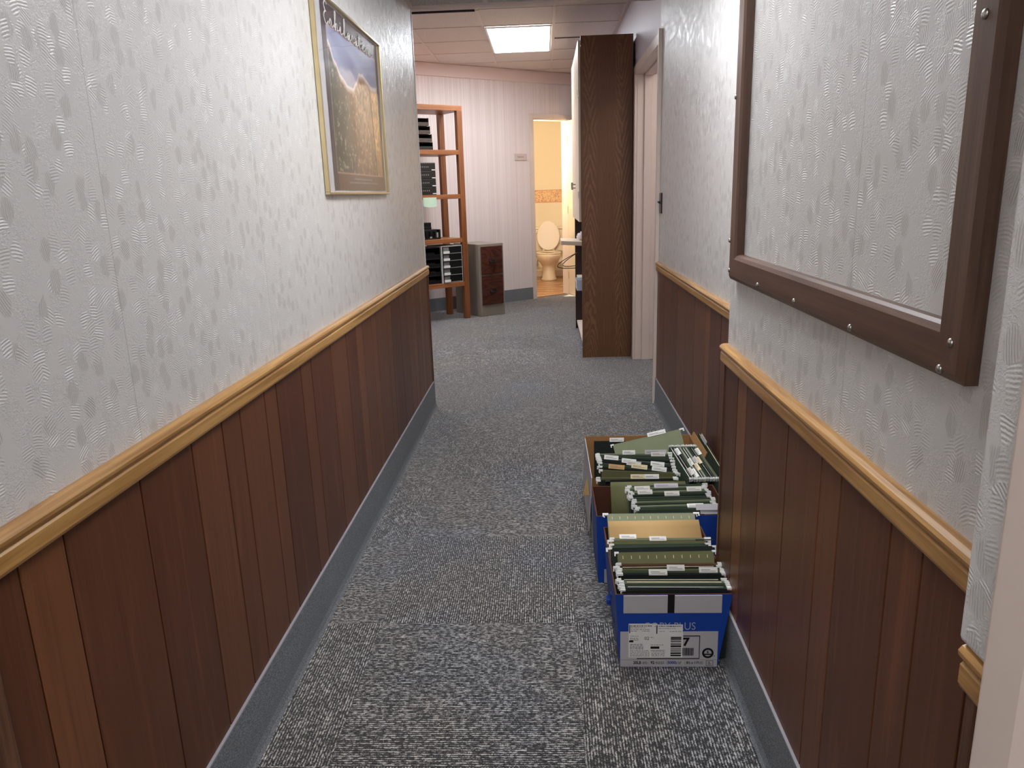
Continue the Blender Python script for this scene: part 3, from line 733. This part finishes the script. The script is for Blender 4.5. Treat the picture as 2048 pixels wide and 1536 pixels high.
# ================================================================== OAK SHELF RACK
FX = Vector((-.872, 8.056, 0)); THS = math.radians(37.5)
t = thing('shelf_rack', 'orange oak open shelf rack standing across the back wall', 'shelf', tuple(FX), THS)
RW = -1.05; DP = .42
for (u0, u1, v0, v1) in ((0, .062, 0, .05), (0, .062, DP - .05, DP), (RW, RW + .062, 0, .05), (RW, RW + .062, DP - .05, DP)):
    bx(u0, u1, v0, v1, 0, 2.132).build('post', 'shelf_z', t, bevel=.002)
bx(RW, .062, 0, DP, 2.132, 2.182).build('top_board', 'shelf_u', t, bevel=.002)
SH = (.355, .815, 1.265, 1.705)
for z in SH:
    MB().box(RW + .062, 0, .0, DP - .002, z, z + .046).build('shelf_board', 'shelf_u', t, bevel=.002)
def onsh(u, v, z):
    return (FX.x + u * math.cos(THS) - v * math.sin(THS), FX.y + u * math.sin(THS) + v * math.cos(THS), z)
# paper trays, top shelf
def tray(name, mat, w_, d_, h_, label, u, v, z, group, tagm=None, lip=None):
    t = thing(name, label, 'tray', onsh(u, v, z), THS, group)
    m = MB().box(-w_, 0, 0, d_, 0, .004).box(-w_, -w_ + .004, 0, d_, .004, h_).box(-.004, 0, 0, d_, .004, h_).box(-w_ + .004, -.004, d_ - .004, d_, .004, h_)
    m.box(-w_ + .004, -.004, 0, .004, .004, h_ * .45); m.box(-w_ + .004, -.004, .02, d_ - .004, h_ - .004, h_ - .001)
    m.build('tray_shell', mat, t, bevel=.001)
    MB().box(-w_ + .012, -.012, .012, d_ - .02, .0045, h_ * .3).build('paper_pile', 'labelgrey' if lip is None else lip, t)
    if tagm: MB().box(-w_ * .98, -w_ * .75, -.002, 0, h_ * .45, h_ * .45 + .03).build('tag', tagm, t)
    return t
nm = ('bottom', 'second from bottom', 'third from bottom', 'topmost')
for k in range(4):
    tray('paper_tray', 'smoke' if k else 'black', .26, .30, .076, 'smoky brown paper tray on the rack\'s upper shelf, %s of its stack' % nm[k], -.262 - (0, .006, .022, .034)[k], .06, SH[3] + .046 + .0775 * k, 'paper trays on the upper shelf')
# drawer unit, second shelf
t = thing('drawer_unit', 'black four-drawer desk unit with rows of white marks on the rack', 'drawers', onsh(-.252, .05, SH[2] + .046), THS)
MB().box(-.27, 0, .006, .30, 0, .318).build('unit_shell', 'black', t, bevel=.002)
for k in range(4):
    z = .004 + k * .078
    d = MB().box(-.266, -.004, -.004, .006, z, z + .074).build('drawer', 'black', t, bevel=.002)
    m = MB()
    for j in range(8): m.box(-.24 + j * .021, -.24 + j * .021 + .008, -.006, -.004, z + .032, z + .044)
    m.build('label_marks', 'labelgrey', d)
    MB().box(-.05, -.01, -.012, -.004, z + .004, z + .013).build('drawer_pull', 'label', d)
# mint note taped to the third shelf
m = MB(); n = 8
for k in range(n):
    a = k / n; b_ = (k + 1) / n
    def q(s_, z): return (-.445 + s_ * .155, -.004 - .006 * math.sin(s_ * PI) * (1 - z), 1.285 - (1 - z) * (.085 + .012 * math.sin(s_ * 3)))
    m.quad([q(a, 0), q(b_, 0), q(b_, 1), q(a, 1)])
o = m.build('paper_note', 'mint'); o.modifiers.new('s', 'SOLIDIFY').thickness = .0008
o.location = onsh(0, 0, 0); o.rotation_euler = (0, 0, THS); tag(o, 'mint green paper note taped to the front of the rack shelf', 'note')
# black desk organiser
t = thing('desk_organizer', 'black plastic desk organiser with open pockets on the rack', 'organiser', onsh(-.225, .06, SH[1] + .046), THS)
MB().prism([(-.29, 0), (-.29, .25), (-.265, .24), (-.235, .19), (-.20, .168), (-.20, 0)], 'y', .12, .24).build('back_pocket', 'black', t, bevel=.003)
m = MB().box(-.27, -.03, .02, .24, .0, .10).box(-.27, -.05, .10, .24, .10, .125).box(-.235, -.035, .13, .24, .125, .168); m.build('pocket_block', 'black', t, bevel=.003)
m = MB()
for k in range(6): m.box(-.27 + k * .05, -.255 + k * .05, 0, .02, 0, .085)
m.box(-.28, 0, .0, .2, 0, .012).box(-.012, 0, 0, .2, .012, .10); m.build('dividers', 'black', t, bevel=.002)
for q_ in ((-.215, -.19, .012, .03), (-.13, -.105, .012, .03), (-.05, -.03, .02, .07)): MB().box(q_[0], q_[1], -.002, 0, q_[2], q_[3]).build('reflective_tab', 'labelgrey', t)
# lower shelf: four stacked black bins and a five-drawer unit
zb = SH[0] + .046
for k in range(4):
    h_ = .086 if k < 3 else .115; z = zb + .087 * k
    t = thing('desk_bin', 'black open desk bin on the rack\'s low shelf, %s of its stack' % nm[k] + (', with magenta sticker' if k == 3 else ''), 'bin', onsh(-.262, .03, z), THS, 'black desk bins on the low shelf')
    MB().box(-.29, 0, .0, .30, 0, .006).box(-.29, -.284, 0, .30, .006, h_).box(-.006, 0, 0, .30, .006, h_).box(-.284, -.006, .294, .30, .006, h_).box(-.284, -.006, 0, .30, h_ - .005, h_).build('bin_shell', 'black', t, bevel=.001)
    MB().box(-.284, -.006, .0, .006, .006, h_ * .4).build('bin_lip', 'blackmetal', t, bevel=.001)
    MB().box(-.25, -.06, .012, .28, .0065, h_ * .55).build('bin_contents', 'black', t)
    if k == 3: MB().box(-.255, -.195, -.002, .0, .04, .068).build('sticker', 'magenta', t)
t = thing('drawer_unit', 'five-drawer black desk unit with white label holders on the low shelf', 'drawers', onsh(-.006, .012, zb), THS)
MB().box(-.248, -.246 + .006, .0, .31, 0, .388).box(-.006, 0, .0, .31, 0, .388).box(-.242, -.006, 0.0, .31, .38, .388).box(-.242, -.006, 0, .31, 0, .006).box(-.242, -.006, .304, .31, .006, .38).build('unit_shell', 'label', t, bevel=.001)
for k in range(5):
    z = .008 + k * .0745
    d = MB().box(-.240, -.008, -.006, .29, z, z + .071).build('drawer', 'black', t, bevel=.002)
    MB().box(-.232, -.165, -.009, -.006, z + .026, z + .066).build('label_holder', 'inkgrey', d)
    MB().box(-.234, -.163, -.022, -.006, z + .002, z + .026).build('label_card', 'label', d, bevel=.001)
    MB().box(-.150, -.015, -.010, -.006, z + .0, z + .005).build('drawer_lip', 'labelgrey', d)

# ================================================================== FILING CABINET
t = thing('filing_cabinet', 'small taupe two-drawer filing cabinet with wood-grain fronts beside the rack', 'cabinet', (-.715, 8.135, 0), math.radians(38.5))
FW, FH, FD = .326, .782, .50
MB().box(0, FW, .0, FD, 0, FH).build('cabinet_shell', 'fcgrey', t, bevel=.004)
for z0, z1 in ((.125, .445), (.458, .755)):
    d = MB().box(.028, FW - .022, -.014, 0, z0, z1).build('drawer', 'fcwood', t, bevel=.003)
    m = MB(); zc = (z0 + z1) / 2 - .01; c_ = FW / 2
    m.box(c_ - .04, c_ + .04, -.018, -.014, zc - .028, zc + .028); m.build('handle_plate', 'cabdark', d, bevel=.002)
    m = MB(); m.tube([(c_ - .034, -.016, zc + .012), (c_ - .034, -.036, zc), (c_ - .02, -.042, zc - .012), (c_ + .02, -.042, zc - .012), (c_ + .034, -.036, zc), (c_ + .034, -.016, zc + .012)], .005, 8)
    m.build('drawer_pull', 'blackmetal', d, smooth=True)
m = MB(); m.loft([[(.16 + .011 * math.cos(2 * PI * k / 12), -.014 - d_, .43 + .011 * math.sin(2 * PI * k / 12)) for k in range(12)] for d_ in (0, .01)]); m.build('lock', 'brass', t)

# ================================================================== CARTONS OF HANGING FOLDERS
def carton(label, x0, x1, y0, y1, h, m_out, m_in, low=None, name='carton', fl=.006, fr=.006):
    t = thing(name, label, 'box', ((x0 + x1) / 2, (y0 + y1) / 2, .001))
    a, b_ = (x1 - x0) / 2, (y1 - y0) / 2; th = .004
    m = MB(); m.box(-a, a, -b_, b_, 0, th)
    def wall(p, q, n_in):     # p->q along the outer face
        p = Vector(p); q = Vector(q); i = Vector(n_in) * th
        c = [p, q, q + i, p + i]
        lo = [(v.x, v.y, th) for v in c]; hi = [(v.x + (fr if v.x > 0 else -fl), v.y, low if (low and v.y < 0) else h) for v in c]
        k = len(m.v); m.v += lo + hi
        for f_, mi in (((0, 1, 5, 4), 0), ((1, 2, 6, 5), 0), ((2, 3, 7, 6), 1), ((3, 0, 4, 7), 0), ((4, 5, 6, 7), 1), ((3, 2, 1, 0), 1)):
            m.f.append(tuple(k + j for j in f_)); m.mi.append(mi)
    wall((-a, -b_, 0), (a, -b_, 0), (0, 1, 0)); wall((a, b_, 0), (-a, b_, 0), (0, -1, 0))
    wall((-a, b_ - th, 0), (-a, -b_ + th, 0), (1, 0, 0)); wall((a, -b_ + th, 0), (a, b_ - th, 0), (-1, 0, 0))
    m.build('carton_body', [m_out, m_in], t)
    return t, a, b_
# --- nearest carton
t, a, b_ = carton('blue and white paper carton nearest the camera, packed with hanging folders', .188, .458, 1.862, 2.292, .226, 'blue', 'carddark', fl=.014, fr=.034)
fy = -b_
def fq(u0, u1, z0, z1, d=.0006): return MB().box(-a + u0 * .27, -a + u1 * .27, fy - d, fy, z0, z1)
fq(.0, .995, .001, .112).build('white_panel', 'cardgrey', t)
# two white tuck-flap patches with the dark slot between
for u0, u1 in ((.03, .475), (.545, 1.02)): fq(u0, u1, .170, .224, .003).build('white_flap', 'cardgrey', t, bevel=.0008)
fq(.475, .545, .170, .226, .0008).build('hand_slot', 'ink', t)
ex, ez = (1, 0, 0), (0, 0, 1)
def ft(nm_, s_, size, u, z, mat, fat=0.0, d=.0012, xs=1.0): return text(nm_, s_, size, (-a + u * .27, fy - d, z), ex, ez, mat, t, fat, xs=xs)
ft('brand_lettering', 'COPY PLUS', .0330, .232, .1178, 'cardgrey', -.0003, xs=.86)
m = fq(.085, .64, .031, .1085, .0010); m.box(-a + .085 * .27, -a + .372 * .27, fy - .0016, fy, .108, .1365).box(-a + .372 * .27, -a + .635 * .27, fy - .0016, fy, .108, .1335)
m.build('shipping_label', 'label', t)
m = MB()
def ink(u0, u1, z0, z1, d=.0021): m.box(-a + u0 * .27, -a + u1 * .27, fy - d, fy, z0, z1)
ink(.09, .099, .108, .134); ink(.366, .377, .106, .132); ink(.09, .134, .0795, .0845); ink(.31, .40, .0590, .0655)
for z in (.1105,): ink(.35, .356, .127, .130)
for k, (z, h_) in enumerate(((.0925, .003), (.0875, .0035), (.0835, .001), (.0795, .0015), (.074, .001), (.071, .0012), (.0675, .001), (.064, .003), (.059, .0012), (.055, .001), (.0505, .0015), (.0455, .001), (.0425, .0022), (.0385, .001), (.0355, .003))): ink(.515, .622, z, z + h_)
u = .637; 
while u < .752:
    wd = random.choice((.003, .0045, .007)); ink(u, u + wd, .037, .0605); u += wd + random.choice((.003, .005))
ink(.64, .81, .0975, .0993); ink(.806, .812, .0265, .0993); ink(.17, .812, .0265, .0281)
m.build('printed_marks', 'ink', t)
m = MB()
random.seed(11)
def lines(u0, u1, z, h_=.0014):
    u = u0
    while u < u1:
        wd = random.uniform(.008, .03); ink(u, min(u + wd, u1), z, z + h_, .0019); u += wd + random.uniform(.004, .01)
lines(.105, .32, .1285, .0034); lines(.105, .26, .124, .0014); lines(.105, .30, .1185); lines(.105, .17, .1135); lines(.22, .30, .1135)
lines(.39, .46, .1275, .003); lines(.47, .62, .127, .0036); lines(.39, .56, .1215); lines(.40, .45, .1125); lines(.5, .62, .112)
for z in (.098, .092, .0885, .085): lines(.10, .185, z, .001)
lines(.31, .34, .0935, .001)
for z in (.072, .0685, .0645, .061, .0575): lines(.10, .235, z, .0012)
for z in (.052, .0475, .043, .0385, .0345): lines(.10, .30, z, .001); lines(.32, .46, z + .001, .0009)
for z in (.0700, .0525): lines(.31, .44, z, .001)
ink(0.0, .995, .0235, .0240, .0012)
for u0, u1 in ((.23, .285), (.365, .455), (.565, .63), (.79, .85)):
    for z in (.0105, .0135, .0165): lines(u0, u1, z, .0012)
for u0 in (.295, .475, .665): ink(u0, u0 + .003, .0085, .0205, .0012)
m.build('fine_print', 'inkgrey', t)
ft('number_lettering', '02', .0135, .246, .0865, 'ink'); ft('number_lettering', '7', .034, .640, .0685, 'ink', .0014)
ft('weight_lettering', '20LB', .0125, .135, .0105, 'ink', .0004, xs=.85); ft('weight_lettering', '92', .0125, .312, .0105, 'ink', .0004, xs=.9); ft('weight_lettering', '5000', .0125, .485, .0105, 'blue', .0004, xs=.95); ft('weight_lettering', '8½ x 11"', .0115, .680, .0105, 'ink', .0003, xs=.75)
m = MB(); cx_, cz = -a + .897 * .27, .0445
def ring(r0, r1, d):
    n = 28
    m.loft([[(cx_ + r * math.cos(2 * PI * k / n), fy - dd, cz + r * math.sin(2 * PI * k / n)) for k in range(n)] for r, dd in ((r0, .0002), (r0, d), (r1, d), (r1, .0002))], caps=False)
ring(.0158, .0105, .0018); m.box(cx_ - .010, cx_ + .010, fy - .0018, fy, cz - .0055, cz - .0025); m.box(cx_ + .0165, cx_ + .0185, fy - .0015, fy, .034, .036)
m.build('round_emblem', 'ink', t); text('emblem_lettering', '6', .012, (cx_ - .0035, fy - .0012, cz - .0005), ex, ez, 'ink', t, .0003)
m = MB(); ink(.880, .955, .0045, .006, .0014); ink(.880, .955, .0195, .021, .0014); ink(.880, .886, .0045, .021, .0014); ink(.949, .955, .0045, .021, .0014); ink(.90, .935, .009, .011, .0014); ink(.905, .92, .013, .017, .0014); m.build('square_emblem', 'inkgrey', t)
# blue left flank: emblem and a line of print, corner scuffs
m = MB(); n = 24
m.loft([[(-a - d, -b_ + .042 + r * math.cos(2 * PI * k / n), .045 + r * math.sin(2 * PI * k / n)) for k in range(n)] for r, d in ((.017, .0001), (.017, .0008), (.014, .0008), (.014, .0001))], caps=False)
m.box(-a - .0008, -a, -b_ + .037, -b_ + .047, .034, .055)
m.build('side_emblem', 'cardgrey', t); m = MB()
for k in range(9): m.box(-a - .0007, -a, -b_ + .10 + k * .014, -b_ + .109 + k * .014, .085, .100)
m.build('side_print', 'cardgrey', t)
MB().box(-a - .016, -a - .0, .06, .09, .03, .05).build('torn_tab', 'blue', t, bevel=.004); MB().box(-a - .012, -a - .0, -.02, 0, .10, .115).build('torn_tab', 'blue', t, bevel=.004)
# --- middle carton (long side to the camera)
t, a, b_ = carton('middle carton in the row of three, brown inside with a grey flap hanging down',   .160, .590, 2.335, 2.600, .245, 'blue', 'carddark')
m = MB(); T = Matrix.Translation((-a - .0015, 0, .243)) @ Matrix.Rotation(math.radians(-2.0), 4, 'Y')
m.box(-.004, -.0005, -b_ + .01, b_ - .01, -.232, 0, 0, T); m.build('side_flap', 'cardgrey', t, bevel=.001)
MB().box(-a + .02, a - .03, -b_ - .0006, -b_, .0, .05).build('white_panel', 'cardgrey', t)
# --- far carton
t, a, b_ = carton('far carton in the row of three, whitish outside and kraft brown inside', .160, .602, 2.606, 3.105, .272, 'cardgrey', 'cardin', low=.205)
T = Matrix.Translation((-a - .0015, 0, .270)) @ Matrix.Rotation(math.radians(3.0), 4, 'Y')
MB().box(-.004, -.0005, -b_ + .015, b_ - .02, -.215, 0, 0, T).build('side_flap', 'cardgrey', t, bevel=.001)
T = Matrix.Translation((a + .002, 0, .270)) @ Matrix.Rotation(math.radians(22), 4, 'Y')
MB().box(0, .004, -b_ + .20, b_ - .03, -.004, .028, 0, T).build('side_flap', 'cardin', t, bevel=.0008)
# kraft scrap hanging between the cartons
m = MB(); m.prism([(0, 0), (.026, .0), (.018, .07)], 'y', 0, .002); o = m.build('card_scrap', 'kraft'); o.location = (.122, 2.64, .195); tag(o, 'small triangular kraft scrap sticking out between middle and far cartons', 'card')

def hanging_folder(label, x, y, ztop, mat='f_green', w_=.288, h_=.215, tilt=0.0, rz=0.0, roll=0.0, gap=.004, tabs=(), slots=False, insert=None, group=None, hooks=True, curve=0.0, cat='folder', hs=1.0):
    """origin at the middle of the top edge; sheet hangs down; tilt leans the top away"""
    t = thing('hanging_folder', label, cat, (x, y, ztop), 0, group)
    t.rotation_euler = (Matrix.Rotation(rz, 3, 'Z') @ Matrix.Rotation(roll, 3, 'Y') @ Matrix.Rotation(-tilt, 3, 'X')).to_euler()
    m = MB(); N = 7; th = .0007
    for sg in (-1, 1):
        rows = []
        for k in range(N + 1):
            q = k / N; y_ = sg * gap * (1 - q) ** 1.3 + curve * math.sin(q * PI * .6); rows.append((y_, -h_ * q))
        i = len(m.v)
        for y_, z in rows: m.v += [(-w_ / 2, y_ - th / 2, z), (w_ / 2, y_ - th / 2, z), (w_ / 2, y_ + th / 2, z), (-w_ / 2, y_ + th / 2, z)]
        for k in range(N):
            j = i + 4 * k
            for c_ in range(4): m.f.append((j + c_, j + (c_ + 1) % 4, j + 4 + (c_ + 1) % 4, j + 4 + c_)); m.mi.append(0)
        m.f.append((i, i + 1, i + 2, i + 3)); m.mi.append(0); j = i + 4 * N; m.f.append((j + 3, j + 2, j + 1, j)); m.mi.append(0)
    m.build('folder_sheet', mat, t)
    if hooks:
        for sg in (-1, 1):
            m = MB(); y_ = sg * gap
            m.box(-w_ / 2 + .007, w_ / 2 - .007, y_ - .0007, y_ + .0007, -.001, .0006, 1)
            for e in (-1, 1):
                x0 = e * w_ / 2; j_ = random.uniform(-.004, .004) * hs; m.box(x0 - e * .004, x0 + e * .012 * hs + j_, y_ - .0013, y_ + .0013, -.003, .0026); m.box(x0 + e * .0085 * hs + j_, x0 + e * .012 * hs + j_, y_ - .0013, y_ + .0013, -.010, -.003)
            m.build('hook_rod', ['white', mat], t)
    for tb in tabs:
        u, wd, mm = tb[:3]; tl = tb[3] if len(tb) > 3 else 0.55
        T = Matrix.Translation((-w_ / 2 + u * w_, -gap - .0012, -.002)) @ Matrix.Rotation(-tl, 4, 'X')
        o = MB().box(0, wd, -.0006, .0006, 0, .017, 0, T).build('index_tab', mm, t)
        MB().box(.006, wd - .006, -.0009, -.0006, .005, .0065, 0, T).box(.006, wd * .6, -.0009, -.0006, .009, .0105, 0, T).build('tab_writing', 'inkgrey', o)
    if slots:
        m = MB()
        for k in range(11): x0 = -w_ / 2 + w_ * (k + .6) / 11.4; m.box(x0, x0 + .0016, -gap - .0009, -gap + .0004, -.019, -.010)
        m.build('slot_row', 'beigecard', t)
    if insert is None and random.random() < .65: insert = (random.choice(('label', 'beigecard', 'f_sage', 'cardgrey')), random.uniform(-.004, .0006))
    if insert:
        im, rise = insert; MB().box(-w_ / 2 + .012, w_ / 2 - .012, -.0012, .0012, -h_ + .02, rise).build('paper_insert', im, t)
    return t
ORD = ['front', 'second', 'third', 'fourth', 'fifth', 'sixth', 'seventh', 'eighth', 'ninth', 'tenth', 'eleventh', 'twelfth', 'thirteenth', 'fourteenth', 'fifteenth', 'sixteenth', 'seventeenth', 'eighteenth', 'nineteenth']
NMAT = {'f_green': 'dark green', 'f_black': 'black-green', 'f_olive': 'olive', 'f_sage': 'sage green', 'f_brown': 'brown'}
def lab(i, mat, where, extra=''):
    o = 'frontmost' if i == 0 else ORD[i] + ' from the front'
    return '%s hanging folder%s, %s in the %s' % (NMAT[mat], extra, o, where)
d2 = math.radians
random.seed(5)
GA = 'hanging folders in the nearest carton'
A = [ # y, ztop, mat, tilt, extra kwargs
 (1.872, .238, 'f_black', 0, {}), (1.882, .238, 'f_green', 1, {}), (1.893, .239, 'f_green', 2, {}), (1.905, .240, 'f_sage', 3, {}), (1.918, .240, 'f_black', 4, {}),
 (1.946, .243, 'f_black', 7, dict(tabs=((.27, .052, 'cleartab'),))), (1.958, .243, 'f_green', 8, dict(tabs=((.78, .052, 'cleartab'),))), (1.970, .244, 'f_olive', 9, dict(tabs=((.46, .05, 'cleartab'),), insert=('beigecard', -.004))),
 (1.983, .245, 'f_black', 10, {}), (1.998, .247, 'f_brown', 12, dict(insert=('beigecard', -.006))),
 (2.062, .252, 'f_olive', 36, dict(slots=True, gap=.003)), (2.100, .248, 'f_black', 29, dict(gap=.006, w_=.31)), (2.122, .248, 'f_green', 29, dict(gap=.006)),
 (2.144, .250, 'f_olive', 30, dict(tabs=((.40, .052, 'cleartab'),), insert=('beigecard', -.002))), (2.162, .248, 'f_sage', 31, dict(tabs=((.07, .052, 'cleartab'),))), (2.300, .268, 'f_sage', 50, dict(slots=True, gap=.003, h_=.205))]
for i, (y, z, mt, ti, kw) in enumerate(A):
    ex_ = ' with slots' if kw.get('slots') else ' with tab' if kw.get('tabs') else ''
    xo = .336 + (0.004 if i < 3 else random.uniform(-.004, .006)) - (.004 if y > 2.1 else 0)
    hanging_folder(lab(i, mt, 'nearest carton', ex_), xo, y, z, mt, tilt=d2(ti), rz=d2(random.uniform(-1.2, 1.8)), group=GA, **{**dict(w_=.284), **kw})
# kraft folder flopped back between them
t = thing('manila_folder', 'tan kraft folder leaning back in the nearest carton before the slotted folder', 'folder', (.334, 2.272, .258))
t.rotation_euler = (-d2(47), 0, d2(.8))
m = MB(); N = 8
def kf(s_, k): q = k / N; return (-.146 + .292 * s_, -.012 * math.sin(q * PI), -.195 * q)
for sg, off in ((0, 0), (1, .006)):
    for k in range(N): m.quad([(p[0], p[1] + off, p[2]) for p in (kf(0, k), kf(1, k), kf(1, k + 1), kf(0, k + 1))])
o = m.build('folder_sheet', 'kraft', t, smooth=True); o.modifiers.new('s', 'SOLIDIFY').thickness = .0009
# thin hanging-frame rod
m = MB(); m.tube([(.44, 2.12, .262), (.494, 2.12, .262)], .0018, 6); tag(m.build('frame_rod', 'blackmetal'), 'thin dark metal rod poking from the nearest carton toward the panelling', 'rod')

# --- middle carton
GB = 'hanging folders in the middle carton'
Bf = [(2.352, .262, 'f_green', {}), (2.366, .262, 'f_green', dict(tabs=((.62, .055, 'label', .9),))), (2.380, .263, 'f_sage', {}), (2.398, .264, 'f_green', {}), (2.414, .264, 'f_sage', {}), (2.430, .264, 'f_green', {}),
      (2.447, .265, 'f_green', {}), (2.464, .265, 'f_black', dict(tabs=((.44, .052, 'cleartab'),))), (2.482, .266, 'f_green', dict(tabs=((.06, .052, 'cleartab'),))), (2.498, .266, 'f_sage', dict(tabs=((.74, .052, 'cleartab'),))),
      (2.514, .267, 'f_green', dict(tabs=((.08, .055, 'cleartab'),))), (2.530, .268, 'f_sage', dict(tabs=((.34, .085, 'cardgrey'),))), (2.546, .268, 'f_green', {})]
for i, (y, z, mt, kw) in enumerate(Bf):
    hanging_folder(lab(i, mt, 'middle carton', ' with tab' if kw.get('tabs') else ''), .424 + .006 * math.sin(i * 1.7) - .0008 * i, y, z, mt, w_=.262, tilt=d2(5 + i * .5), rz=d2(random.uniform(1.0, 3.0)), group=GB, **kw)
for k in range(3):
    m = MB().box(0, .075, 0, .0012, 0, .020); o = m.build('index_card', 'cardgrey'); o.location = (.485 + .014 * k, 2.340 - .002 * k, .262 - .013 * k); o.rotation_euler = (d2(-35), 0, 0)
    tag(o, 'grey index card at the right front of the middle carton, %s of three' % ('topmost', 'middle', 'lowest')[k], 'card', 'index cards on the middle carton')
# sage folder draped across the back left of the middle carton
t = thing('hanging_folder', 'wide sage green folder bowed forward across the back of the middle carton', 'folder', (.345, 2.572, .274), 0, GB)
m = MB(); N = 10
def dr(s_, k):
    q = k / N; a_ = q * 1.5
    return (-.125 + .27 * s_, -.045 * math.sin(min(q * 3, PI / 2)) - .02 * q, .0 - .21 * q ** 1.15)
for k in range(N): m.quad([dr(0, k), dr(1, k), dr(1, k + 1), dr(0, k + 1)])
o = m.build('folder_sheet', 'f_olive', t, smooth=True); o.modifiers.new('s', 'SOLIDIFY').thickness = .0012
m = MB().box(-.14, .15, -.001, .001, -.002, .001).box(-.142, -.124, -.003, .003, -.008, .003); m.build('hook_rod', 'black', t)

# --- far carton, left pack facing the camera
GC = 'hanging folders in the left pack of the far carton'
Cf = [(2.618, .262, 'f_black', -.5, {}), (2.632, .264, 'f_olive', .5, dict(tabs=((.42, .052, 'beigecard', .3), (.60, .055, 'label', .3)))), (2.668, .274, 'f_olive', 3, {}),
      (2.692, .272, 'f_black', 6, dict(tabs=((.10, .06, 'kraft', .3),))), (2.710, .275, 'f_green', 8, dict(tabs=((.42, .06, 'beigecard', .3), (.70, .055, 'label', .3)))), (2.728, .278, 'f_black', 8, dict(tabs=((.36, .055, 'cleartab', .3),))),
      (2.746, .280, 'f_black', 7, dict(tabs=((.30, .055, 'label', .3), (.70, .052, 'label', .3)))), (2.764, .282, 'f_green', 6, dict(tabs=((.06, .055, 'label', .3),))), (2.782, .283, 'f_black', 4, {}), (2.800, .284, 'f_green', 2, {}), (2.816, .286, 'f_green', 1, dict(tabs=((.74, .055, 'cleartab', .3),))), (2.832, .288, 'f_sage', 0, dict(tabs=((.66, .085, 'cardgrey', .2), (.34, .05, 'label', .2))))]
for i, (y, z, mt, rz, kw) in enumerate(Cf):
    hanging_folder(lab(i, mt, 'far carton\'s left pack', ' with tab' if kw.get('tabs') else ''), .334 - (.012 if i < 2 else 0), y, z, mt, w_=.275, h_=.225, tilt=d2(4), rz=-d2(rz * 1.6), roll=d2(rz * .45), group=GC, **kw)
hanging_folder('sage green folder riding up with its right end raised in the far carton', .40, 2.955, .315, 'f_sage', w_=.28, h_=.20, tilt=d2(22), roll=-d2(13), tabs=((.52, .075, 'label', .2),), group=GC)
hanging_folder('small black-green folder at the back left of the far carton', .255, 3.02, .278, 'f_black', w_=.13, h_=.16, tilt=d2(4), tabs=((.5, .06, 'label', .2),), group=GC, hooks=False)
# --- far carton, right pack set sideways
GD = 'hanging folders in the sideways pack of the far carton'
Dx = [(.492, 'f_green', {}), (.504, 'f_black', dict(tabs=((.72, .05, 'cleartab', .95), (.10, .05, 'label', .95)))), (.516, 'f_green', dict(tabs=((.74, .06, 'label', 1.1),))), (.528, 'f_sage', dict(tabs=((.45, .05, 'label', .6),))), (.540, 'f_green', dict(tabs=((.58, .05, 'beigecard', 1.1),))),
      (.551, 'f_sage', dict(tabs=((.40, .05, 'cleartab', .6),))), (.562, 'f_green', dict(tabs=((.38, .05, 'beigecard', 1.1),))), (.573, 'f_black', {}), (.583, 'f_green', dict(tabs=((.10, .05, 'label', 1.1),))), (.592, 'f_sage', {})]
for i, (x, mt, kw) in enumerate(Dx):
    o_ = 'leftmost' if i == 0 else ORD[i] + ' from the left'
    hanging_folder('%s sideways folder%s, %s in the far carton' % (NMAT[mt], ' with tab' if kw else '', o_), x + .012, 2.765, .276, mt, w_=.255, h_=.215, tilt=d2(6), rz=-d2(82), roll=d2(9), gap=.003, hs=.6, group=GD, **kw)
t = hanging_folder('dark green folder leaning against the panelling behind the far carton', .648, 2.885, .275, 'f_green', w_=.40, h_=.255, tilt=d2(3), rz=-d2(88), gap=.004, roll=d2(4), tabs=((.12, .09, 'cleartab', .2),), hooks=False)
